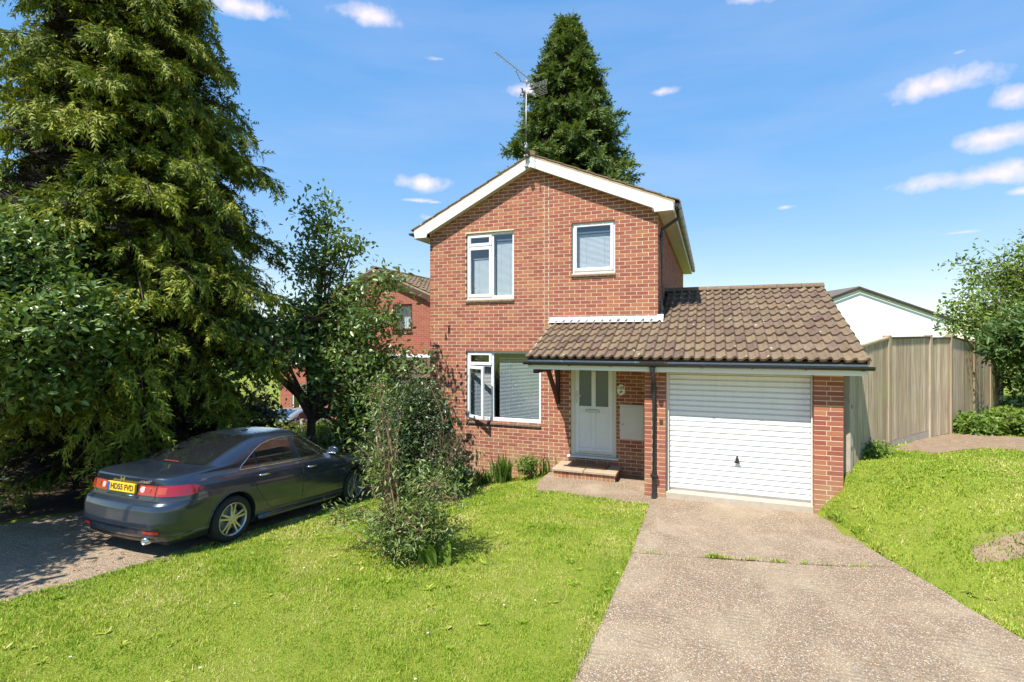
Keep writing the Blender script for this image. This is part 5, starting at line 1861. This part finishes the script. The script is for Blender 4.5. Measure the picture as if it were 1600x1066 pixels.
def broadleaf(name, base, label, mat, crown, seed, trunk_h=1.0, trunk_r=0.09, n_main=7, n_tw=26, per=16, leaf=0.09, cat='tree', group=None, template=None, limbs_from=None, lean=(0, 0), extra=None, cluster=0.16, up=0.3):
    """limbs growing to points spread through an uneven crown volume, leaf rosettes round every twig end.
    crown: list of (cx, cy, cz, rx, ry, rz, weight) lobes relative to the base"""
    rng = np.random.default_rng(seed)
    t = empty(name, base, label, cat, group)
    base = np.array(base, float)
    tv = template or LEAF_V
    top = np.array([lean[0], lean[1], trunk_h])
    paths = [bez([0, 0, -0.3], [lean[0] * 0.3, lean[1] * 0.3, trunk_h * 0.6], top, 7)]
    radii = [np.linspace(trunk_r, trunk_r * 0.7, 7)]
    P, A, N, S = [], [], [], []
    wsum = sum(c[6] for c in crown)
    size0 = max((c[3] * c[4] * c[5]) ** (1 / 3) for c in crown)
    for (cx, cy_, cz, rx, ry, rz, wgt) in crown:
        c = np.array([cx, cy_, cz]); rad = np.array([rx, ry, rz])
        hub = top + (c - top) * 0.55
        nm = max(2, int(round(n_main * wgt / wsum)))
        size_ = (rx * ry * rz) ** (1 / 3)
        ntw = max(4, int(n_tw * min(1.25, max(0.14, size_ / size0))))
        for m in range(nm):
            dirv = unit(rng.normal(0, 1, 3) + [0, 0, 0.2])
            end = c + rad * dirv * rng.uniform(0.35, 0.8)
            paths.append(bez(top * rng.uniform(0.7, 1.0), hub + rng.normal(0, 0.12, 3), end, 7))
            radii.append(np.linspace(trunk_r * 0.5, trunk_r * 0.12, 7))
            for k in range(ntw):
                dv = unit(rng.normal(0, 1, 3))
                tip = c + rad * dv * rng.uniform(0.45, 1.0) ** 0.6 * rng.uniform(0.85, 1.12)
                tip = tip * 0.6 + (end + rad * rng.normal(0, 0.33, 3)) * 0.4
                st_ = paths[-1 - 0][rng.integers(3, 7)] if k == 0 else end * 0.5 + paths[len(paths) - 1][0] * 0.5
                if k < ntw * 0.5:
                    start = end + (tip - end) * rng.uniform(0, 0.2)
                    paths.append(bez(start, (start + tip) / 2 + rng.normal(0, 0.06, 3), tip, 7))
                    radii.append(np.linspace(trunk_r * 0.10, 0.003, 7))
                npc = rng.integers(int(per * 0.6), int(per * 1.4) + 1)
                pp = tip + rng.normal(0, cluster, (npc, 3)) * [1, 1, 0.75]
                P.append(pp)
                od = unit(tip - c + 1e-6)
                A.append(unit(rng.normal(0, 0.75, (npc, 3)) + od * 0.5 + [0, 0, up * 0.3 - 0.15]))
                N.append(unit(rng.normal(0, 0.6, (npc, 3)) + [0, 0, 0.9] + od * 0.35))
                S.append(leaf * rng.uniform(0.6, 1.3, npc))
    V, F = tubes_np(paths, radii, 5)
    np_mesh('trunk', V, F, 'bark' if cat == 'tree' else 'twig', t, smooth=True)
    V, F = scatter(np.concatenate(P), np.concatenate(A), np.concatenate(N), np.concatenate(S), tv, LEAF_F)
    np_mesh('crown', V, F, mat, t)
    if extra:
        emat, en, esz = extra
        pts = np.concatenate(P)
        out = np.linalg.norm((pts - np.array(crown[0][:3])) / np.array(crown[0][3:6]), axis=1)
        cand = pts[(out > 0.75)]
        cen = cand[rng.integers(0, len(cand), en)]
        q = 26
        pp = (cen[:, None, :] + rng.normal(0, 0.055, (en, q, 3)) * [1, 1, 0.3] + [0, 0, 0.06]).reshape(-1, 3)
        V, F = scatter(pp, unit(rng.normal(0, 1, (len(pp), 3))), unit(rng.normal(0, 0.3, (len(pp), 3)) + [0, 0, 1]), esz, LEAF_V, LEAF_F)
        np_mesh('blossom', V, F, emat, t)
    return t, len(F) * 2


def gz(x, y):
    return (x, y, g1(x, y))


conifer('conifer_tree', gz(-10.15, 6.45), 13.6, lambda h: max(0.3, 0.268 * (13.9 - h)) if h > 4.2 else 2.1 + 0.12 * h, 'towering yellow-green conifer with drooping sprays at the left edge', 'leaf_conifer', 480, 0.225, 3, h0=0.9, per=25, trunk_r=0.30, droop=0.55, template=spray_template(7, 0.45, 0.12), inner=7000)
conifer('conifer_tree', gz(-6.05, 22.7), 18.5, lambda h: 0.55 * max(0.15, (18.7 - h)) ** 0.80 if h > 9 else 3.2, 'tall dark green cypress rising behind the house roof', 'leaf_cypress', 225, 0.43, 9, h0=8.0, per=18, trunk_r=0.3, droop=0.1, template=(SPRAY2_V, SPRAY2_F))
broadleaf('elder_tree', gz(-9.9, 4.1), 'leafy elder with pale blossom hanging in front of the tall conifer', 'leaf_elder',
          [(0.3, 0.1, 3.6, 1.5, 1.5, 1.1, 5), (1.2, 0.4, 2.9, 1.1, 1.2, 0.8, 3), (-0.5, -0.3, 2.8, 1.2, 1.3, 0.9, 2), (0.9, 0.2, 2.1, 0.9, 1.0, 0.5, 1.5)], 21, 1.6, 0.10, 30, 46, 22, 0.105, extra=('leaf_blossom', 34, 0.02), cluster=0.14)
broadleaf('oak_tree', gz(-8.35, 9.2), 'young oak with spreading dark leafy branches between the two houses', 'leaf_oak',
          [(0.2, 0, 3.4, 1.5, 1.4, 0.8, 5), (1.1, -0.2, 2.5, 1.3, 1.2, 0.9, 5), (-0.05, 0.1, 4.8, 0.9, 0.9, 0.8, 2.2), (0.0, 0, 5.9, 0.6, 0.6, 0.8, 1.2), (1.8, -0.2, 3.4, 0.9, 0.7, 0.45, 2.0), (1.5, -0.1, 1.3, 1.0, 1.0, 0.8, 3), (0.15, -1.5, 2.9, 1.0, 0.8, 0.9, 3.5), (2.1, -0.1, 4.3, 0.7, 0.5, 0.25, 0.6), (2.6, -0.1, 2.6, 0.9, 0.5, 0.4, 1.4), (1.1, 0.1, 4.1, 0.8, 0.7, 0.45, 1.4), (0.75, 0, 5.2, 0.7, 0.6, 0.35, 0.7)],
          33, 1.7, 0.12, 40, 38, 15, 0.12, cluster=0.17)
broadleaf('lime_tree', gz(-9.7, 1.5), 'low spreading tree beside the sloping driveway, shading the rear of the car', 'leaf_elder',
          [(0.1, 0.1, 3.6, 2.0, 1.3, 1.2, 4), (0.9, 0.0, 3.2, 1.3, 1.2, 0.9, 2)], 131, 1.9, 0.14, 20, 40, 18, 0.13, cluster=0.17)
broadleaf('ash_tree', gz(8.1, 17.9), 'light green tree rising behind the far end of the fence', 'leaf_ash',
          [(0.3, 0, 3.3, 2.2, 2.2, 1.5, 5), (-1.5, -0.3, 2.4, 1.3, 1.2, 0.8, 2.5), (0.5, 0.2, 4.7, 1.0, 1.0, 0.7, 1.5), (2.0, 0.5, 3.2, 1.6, 1.6, 1.3, 2), (0.3, 0.3, 1.6, 2.2, 1.6, 0.9, 3), (2.6, -1.0, 1.6, 1.6, 1.6, 1.1, 3)], 44, 1.4, 0.12, 30, 42, 24, 0.12, cluster=0.16)
broadleaf('sumac_tree', gz(6.5, 13.9), 'sumac with drooping pinnate leaves leaning over the fence', 'leaf_sumac',
          [(0.15, 0, 1.9, 1.1, 1.1, 0.7, 3), (-0.45, 0.2, 1.6, 0.8, 0.8, 0.5, 1.5), (0.9, -0.2, 1.3, 1.0, 1.0, 0.8, 2)], 52, 0.7, 0.05, 16, 34, 20, 0.17, template=NARROW_V, cluster=0.13)
broadleaf('flowering_shrub', gz(-3.55, 5.45), 'straggly upright shrub with thin bare stems standing alone on the lawn', 'leaf_shrub',
          [(0.08, 0.0, 0.38, 0.66, 0.6, 0.38, 5), (-0.25, 0.0, 1.15, 0.26, 0.26, 0.62, 2.0), (0.42, 0.05, 0.85, 0.48, 0.45, 0.36, 1.5), (-0.32, 0.0, 1.9, 0.2, 0.2, 0.45, 1.1), (-0.75, -0.05, 0.42, 0.36, 0.3, 0.16, 1.2)],
          61, 0.12, 0.03, 28, 24, 13, 0.07, cat='shrub', template=NARROW_V, cluster=0.09)
broadleaf('evergreen_bush', gz(-5.25, 8.45), 'dense dark evergreen bush beside the house corner', 'leaf_evergreen',
          [(0, 0, 1.45, 0.95, 0.85, 0.95, 5), (-0.4, 0, 0.8, 0.9, 0.8, 0.8, 3), (0.6, -0.1, 0.75, 0.65, 0.6, 0.65, 2)], 71, 0.5, 0.05, 30, 42, 24, 0.07, cat='shrub', cluster=0.09)
broadleaf('bright_hedge', gz(-10.3, 11.7), 'bright green low hedge beyond the parked car', 'leaf_bright',
          [(-0.9, -0.3, 0.5, 0.9, 0.6, 0.6, 2), (0.2, 0, 0.5, 0.9, 0.6, 0.6, 2), (1.2, 0.3, 0.5, 0.9, 0.6, 0.65, 2)], 81, 0.2, 0.03, 18, 34, 18, 0.085, cat='hedge', cluster=0.11)
broadleaf('shade_hedge', gz(-11.6, 9.6), 'overgrown hedge behind the parked car, deep shade painted into its near-black leaves', 'leaf_shade',
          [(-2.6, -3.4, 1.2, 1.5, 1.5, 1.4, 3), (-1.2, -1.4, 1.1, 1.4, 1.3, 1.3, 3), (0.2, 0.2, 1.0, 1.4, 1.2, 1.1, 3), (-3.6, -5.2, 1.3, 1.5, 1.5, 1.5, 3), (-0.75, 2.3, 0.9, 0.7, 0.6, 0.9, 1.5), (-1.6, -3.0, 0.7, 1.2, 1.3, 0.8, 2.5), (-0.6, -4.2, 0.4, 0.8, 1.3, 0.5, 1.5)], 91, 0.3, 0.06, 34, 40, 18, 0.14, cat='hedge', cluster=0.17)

broadleaf('laurel_hedge', gz(9.6, 16.2), 'dense green shrubbery beyond the fence under the light green tree', 'leaf_sumac',
          [(0, 0, 1.0, 1.6, 1.2, 1.1, 3), (1.8, -1.2, 1.0, 1.6, 1.3, 1.2, 3), (-1.2, 1.6, 1.0, 1.5, 1.3, 1.1, 3), (3.2, -3.2, 1.0, 1.6, 1.5, 1.2, 3)], 141, 0.3, 0.05, 22, 34, 20, 0.14, cat='hedge', cluster=0.16)

# bare stems standing out of the shrubs
def stems(name, base, label, n, h, spread, seed, mat='twig', r=0.008):
    rng = np.random.default_rng(seed)
    paths, radii = [], []
    for i in range(n):
        a = rng.uniform(0, 6.28); s = rng.uniform(0.2, 1) * spread
        tip = np.array([math.cos(a) * s, math.sin(a) * s, h * rng.uniform(0.6, 1.05)])
        p = bez([rng.normal(0, 0.06), rng.normal(0, 0.06), -0.05], tip * [0.3, 0.3, 0.55] + rng.normal(0, 0.05, 3), tip, 7)
        paths.append(p); radii.append(np.linspace(r, r * 0.3, 7))
        for k in range(3):
            b = p[rng.integers(2, 6)]
            e = b + rng.normal(0, 0.12, 3) + [0, 0, 0.22]
            paths.append(bez(b, (b + e) / 2 + rng.normal(0, 0.02, 3), e, 7)); radii.append(np.linspace(r * 0.5, r * 0.2, 7))
    V, F = tubes_np(paths, radii, 5)
    o = np_mesh(name, V, F, mat, smooth=True)
    o.location = base
    return tag(o, label, 'shrub')


stems('leafless_shrub', gz(-4.55, 8.2), 'bare brown twigs of a leafless shrub before the dark evergreen bush', 26, 1.5, 0.7, 5)
stems('shrub_stem', gz(-3.75, 5.45), 'pale bare stems rising through the straggly lawn shrub', 10, 2.2, 0.3, 6, r=0.012)


def blades(name, base, label, n, h, w, spread, seed, mat='leaf_iris', cat='plant'):
    """arching sword leaves from one clump"""
    rng = np.random.default_rng(seed)
    V, F, o = [], [], 0
    for i in range(n):
        a = rng.uniform(0, 6.28); s = rng.uniform(0.1, 1) * spread
        hh = h * rng.uniform(0.6, 1.1)
        d = np.array([math.cos(a), math.sin(a), 0])
        b0 = np.array([rng.normal(0, 0.09), rng.normal(0, 0.07), 0])
        sd = np.array([-d[1], d[0], 0]) * w / 2
        p = bez(b0, b0 + d * s * 0.3 + [0, 0, hh * 0.7], b0 + d * s + [0, 0, hh * (1.0 - 0.25 * s / max(spread, 0.01))], 6)
        ww = np.array([0.7, 1, 1, 0.9, 0.6, 0.05])[:, None]
        V.append(np.stack([p - sd * ww, p + sd * ww], 1).reshape(-1, 3))
        k = np.arange(5)[:, None] * 2
        F.append(np.concatenate([k, k + 1, k + 3, k + 2], 1) + o)
        o += 12
    ob = np_mesh(name, np.concatenate(V), np.concatenate(F), mat, smooth=True)
    ob.location = base
    return tag(ob, label, cat)


blades('iris_clump', gz(-3.92, 9.72), 'tall green sword-leaved clump under the ground floor window', 70, 0.62, 0.035, 0.32, 12)
blades('iris_clump', gz(-4.35, 9.75), 'lower strappy-leaved clump between sword leaves and evergreen bush', 60, 0.40, 0.03, 0.34, 13)
blades('iris_clump', gz(-3.12, 9.95), 'small sword-leaved tuft against the wall beside the front step', 24, 0.5, 0.03, 0.2, 14)
broadleaf('garden_plant', gz(-3.36, 9.78), 'yellow-green leafy plant between sword leaves and front step', 'leaf_bright', [(0, 0, 0.26, 0.26, 0.22, 0.22, 2)], 101, 0.08, 0.01, 6, 14, 12, 0.06, cat='plant', cluster=0.05)
broadleaf('garden_plant', gz(-4.75, 9.4), 'low leafy plant at the foot of the house wall by bare twigs', 'leaf_elder', [(0, 0, 0.25, 0.4, 0.35, 0.25, 2)], 102, 0.08, 0.01, 7, 14, 12, 0.07, cat='plant', cluster=0.06)
blades('dock_plant', gz(-3.02, 5.32), 'broad-leaved dock growing at the foot of the lawn shrub', 9, 0.42, 0.12, 0.26, 15, 'leaf_bright')
for i, (x, y, s, lab) in enumerate([(4.7, 12.65, 0.5, 'low weeds at the fence foot beside the third fence post'), (5.5, 12.9, 0.7, 'leafy weed patch in front of the leaning sumac'), (6.6, 12.6, 0.7, 'leafy weed patch at the right edge by the soil path'), (2.42, 9.72, 0.14, 'small weeds growing at the fence foot near the garage')]):
    broadleaf('weed_patch', gz(x, y), lab, 'leaf_bright', [(0, 0, 0.16 * s / 0.5, s, s * 0.8, 0.16 * s / 0.5, 2), (s * 0.5, 0.1, 0.16 * s / 0.5, s * 0.7, s * 0.6, 0.16 * s / 0.5, 1)], 110 + i, 0.05, 0.008, 10, 22, 14, 0.09 if s > 0.2 else 0.05, cat='weed', cluster=0.08)

# low timber fence in front of the far house
lf = empty('low_fence', gz(-13.9, 14.2), 'low dark timber fence with pale post in front of the far house', 'fence')
lo = Vector(lf.location)
pa, pb = Vector((-16.6, 13.4, g1(-16.6, 13.4))), Vector((-12.6, 14.9, g1(-12.6, 14.9)))
for k in range(5):
    p = pa + (pb - pa) * k / 4
    MB().box(p.x - 0.05, p.x + 0.05, p.y - 0.05, p.y + 0.05, p.z - 0.3, p.z + 0.95).build('post', 'concrete_post', lf, lo)
for k in range(5):
    MB().bar(pa + Vector((0, 0, 0.12 + 0.17 * k)), pb + Vector((0, 0, 0.12 + 0.17 * k)), 0.025, 0.15).build('board', 'brown_frame', lf, lo)

# ------------------------------------------------------------------ grass
def lawn():
    rng = np.random.default_rng(77)
    cells = []
    def block(x0, x1, y0, y1, dens):
        n = int((x1 - x0) * (y1 - y0) * dens)
        X = rng.uniform(x0, x1, n); Y = rng.uniform(y0, y1, n)
        return X, Y
    Xs, Ys = [], []
    for x0 in np.arange(-7.2, 9.0, 0.8):
        for y0 in np.arange(1.6, 12.4, 0.8):
            d = math.hypot(x0 + 0.4, y0 + 0.4)
            # only what the camera's neighbourhood can see
            a = math.degrees(math.atan2(x0 + 0.4, y0 + 0.4))
            if a < -72 or a > 38: continue
            dens = min(10500, 10500 * (3.6 / max(d, 3.6)) ** 1.15)
            X, Y = block(x0, x0 + 0.8, y0, y0 + 0.8, dens)
            Xs.append(X); Ys.append(Y)
    X = np.concatenate(Xs); Y = np.concatenate(Ys)
    bad = inside(DRIVE, X, Y) | inside(PATH, X, Y) | inside(NDRIVE, X, Y)
    bad |= (Y > 10.2) & (X < 1.9) | (Y > 8.95) & (X > -1.1) & (X < 1.88)
    bad |= inside(DIRT, X, Y) & (rng.uniform(0, 1, len(X)) > 0.04)
    bad |= inside(BARE, X, Y) & (rng.uniform(0, 1, len(X)) > 0.6)
    bad |= (Y - 9.4 > (X - 2.0) * 1.36) & (X > 1.9)            # behind the fence
    X, Y = X[~bad], Y[~bad]
    # blades hanging over the concrete edges and growing in the joint
    ex, ey = [], []
    for (p, q, n) in ((DRIVE[1], DRIVE[2], 1500), (DRIVE[2], DRIVE[3], 700), ((-2.86, 8.68), (-0.95, 8.52), 500), (DRIVE[7], DRIVE[10], 900), (DRIVE[10], DRIVE[13], 1500), ((-6.2, 4.2), (-6.03, 7.0), 900), ((-6.65, 2.9), (-6.2, 4.2), 900)):
        t = rng.uniform(0, 1, n)
        ex.append(p[0] + (q[0] - p[0]) * t + rng.normal(0, 0.018, n)); ey.append(p[1] + (q[1] - p[1]) * t + rng.normal(0, 0.018, n))
    for c, wdt, n in ((0.1, 0.08, 160), (0.02, 0.03, 90), (0.45, 0.05, 60), (0.75, 0.06, 90), (1.05, 0.03, 30), (-0.7, 0.1, 40), (1.75, 0.15, 110), (1.3, 0.03, 20)):
        x = rng.normal(c, wdt, n)
        ex.append(x); ey.append(jy(x) + rng.normal(0, 0.012, n))
    ne = sum(len(a) for a in ex)
    X = np.concatenate([X] + ex); Y = np.concatenate([Y] + ey)
    n = len(X)
    Z = g(X, Y) + 0.008
    d = np.hypot(X, Y)
    patch = 0.5 + 0.5 * np.sin(X * 2.3 + 1.3 * np.sin(Y * 1.9)) * np.sin(Y * 2.1 + 1.1 * np.sin(X * 1.4))
    clump = np.sin(X * 11.3 + 3 * np.sin(Y * 7.1)) * np.sin(Y * 12.7 + 3 * np.sin(X * 6.3))
    tall = rng.uniform(0.5, 1.3, n) * (0.7 + 0.5 * patch) * (1 + 0.45 * clump)
    h = 0.030 * tall * np.where(rng.uniform(0, 1, n) > 0.97, 1.6, 1.0)
    h[-ne:] *= 1.15
    wd = 0.0047 * np.clip(d / 3.6, 1.0, 2.6) * rng.uniform(0.7, 1.4, n)
    az = rng.uniform(0, 2 * np.pi, n)
    lean = rng.uniform(0.1, 1.1, n)
    D = np.stack([np.cos(az) * lean, np.sin(az) * lean, np.ones(n)], -1)
    D = unit(D)
    a2 = az + np.pi / 2 + rng.normal(0, 0.5, n)
    Sd = np.stack([np.cos(a2), np.sin(a2), np.zeros(n)], -1)
    P = np.stack([X, Y, Z], -1)
    tip = P + D * h[:, None]
    Vv = np.stack([P - Sd * wd[:, None] / 2, P + Sd * wd[:, None] / 2, tip + Sd * wd[:, None] * 0.12, tip - Sd * wd[:, None] * 0.12], 1).reshape(-1, 3)
    F = np.arange(n * 4).reshape(-1, 4)
    o = np_mesh('grass', Vv, F, 'grass_blade')
    tag(o, 'short sunlit green lawn grass with dry yellowed patches', 'grass', kind='stuff')
    return n



def rosettes():
    """flat broad-leaved weeds pressed into the turf"""
    rng = np.random.default_rng(17)
    P, A, N, S = [], [], [], []
    k = 0
    while k < 170:
        x, y = rng.uniform(-6.5, 5.5), rng.uniform(2.0, 10.0)
        if inside(DRIVE, np.array([x]), np.array([y]))[0] or inside(PATH, np.array([x]), np.array([y]))[0] or inside(NDRIVE, np.array([x]), np.array([y]))[0] or (y > 8.9 and -1.1 < x < 1.9) or inside(DIRT, np.array([x]), np.array([y]))[0]:
            continue
        k += 1
        m = rng.integers(5, 10)
        a = rng.uniform(0, 6.28, m)
        P.append(np.stack([np.full(m, x) + rng.normal(0, 0.01, m), np.full(m, y) + rng.normal(0, 0.01, m), np.full(m, g1(x, y) + 0.022)], -1))
        A.append(np.stack([np.cos(a), np.sin(a), rng.uniform(0.1, 0.7, m)], -1)); N.append(np.tile([0, 0, 1.0], (m, 1)) + rng.normal(0, 0.2, (m, 3))); S.append(rng.uniform(0.03, 0.085, m))
    V, F = scatter(np.concatenate(P), np.concatenate(A), np.concatenate(N), np.concatenate(S), NARROW_V, LEAF_F)
    tag(np_mesh('lawn_weeds', V, F, 'grass_blade'), 'flat dandelion and plantain rosettes growing through the lawn', 'weeds', kind='stuff')
    P = np.stack([rng.uniform(-6.0, 4.5, 45), rng.uniform(2.5, 9.5, 45)], -1)
    ok = ~(inside(DRIVE, P[:, 0], P[:, 1]) | inside(PATH, P[:, 0], P[:, 1]) | inside(NDRIVE, P[:, 0], P[:, 1])) & ~((P[:, 1] > 8.9) & (P[:, 0] > -1.1) & (P[:, 0] < 1.9))
    P = P[ok]
    c = np.stack([P[:, 0], P[:, 1], g(P[:, 0], P[:, 1]) + 0.055], -1)
    q = 8
    a = np.tile(np.linspace(0, 6.28, q, endpoint=False), len(c))
    V, F = scatter(np.repeat(c, q, 0), np.stack([np.cos(a), np.sin(a), np.full(len(a), 0.15)], -1), np.tile([0, 0, 1.0], (len(a), 1)), 0.012, LEAF_V, LEAF_F)
    tag(np_mesh('daisies', V, F, 'ceramic'), 'tiny white daisies dotted across the lawn', 'flowers', kind='stuff')


lawn()
rosettes()


def litter():
    rng = np.random.default_rng(8)
    n = 420
    X = rng.uniform(-9.5, -5.9, n); Y = rng.uniform(2.0, 6.5, n)
    ok = inside(NDRIVE, X, Y) & (Y < 6.0)
    X, Y = X[ok], Y[ok]
    P = np.stack([X, Y, g(X, Y) - 0.004], -1)
    V, F = scatter(P, unit(rng.normal(0, 1, P.shape) * [1, 1, 0.12]), unit(rng.normal(0, 0.25, P.shape) + [0, 0, 1]), rng.uniform(0.03, 0.065, len(P)), LEAF_V, LEAF_F)
    o = np_mesh('leaf_litter', V, F, 'dead_leaf')
    tag(o, 'dry brown leaves scattered on the driveway behind the car', 'leaves', kind='stuff')


litter()
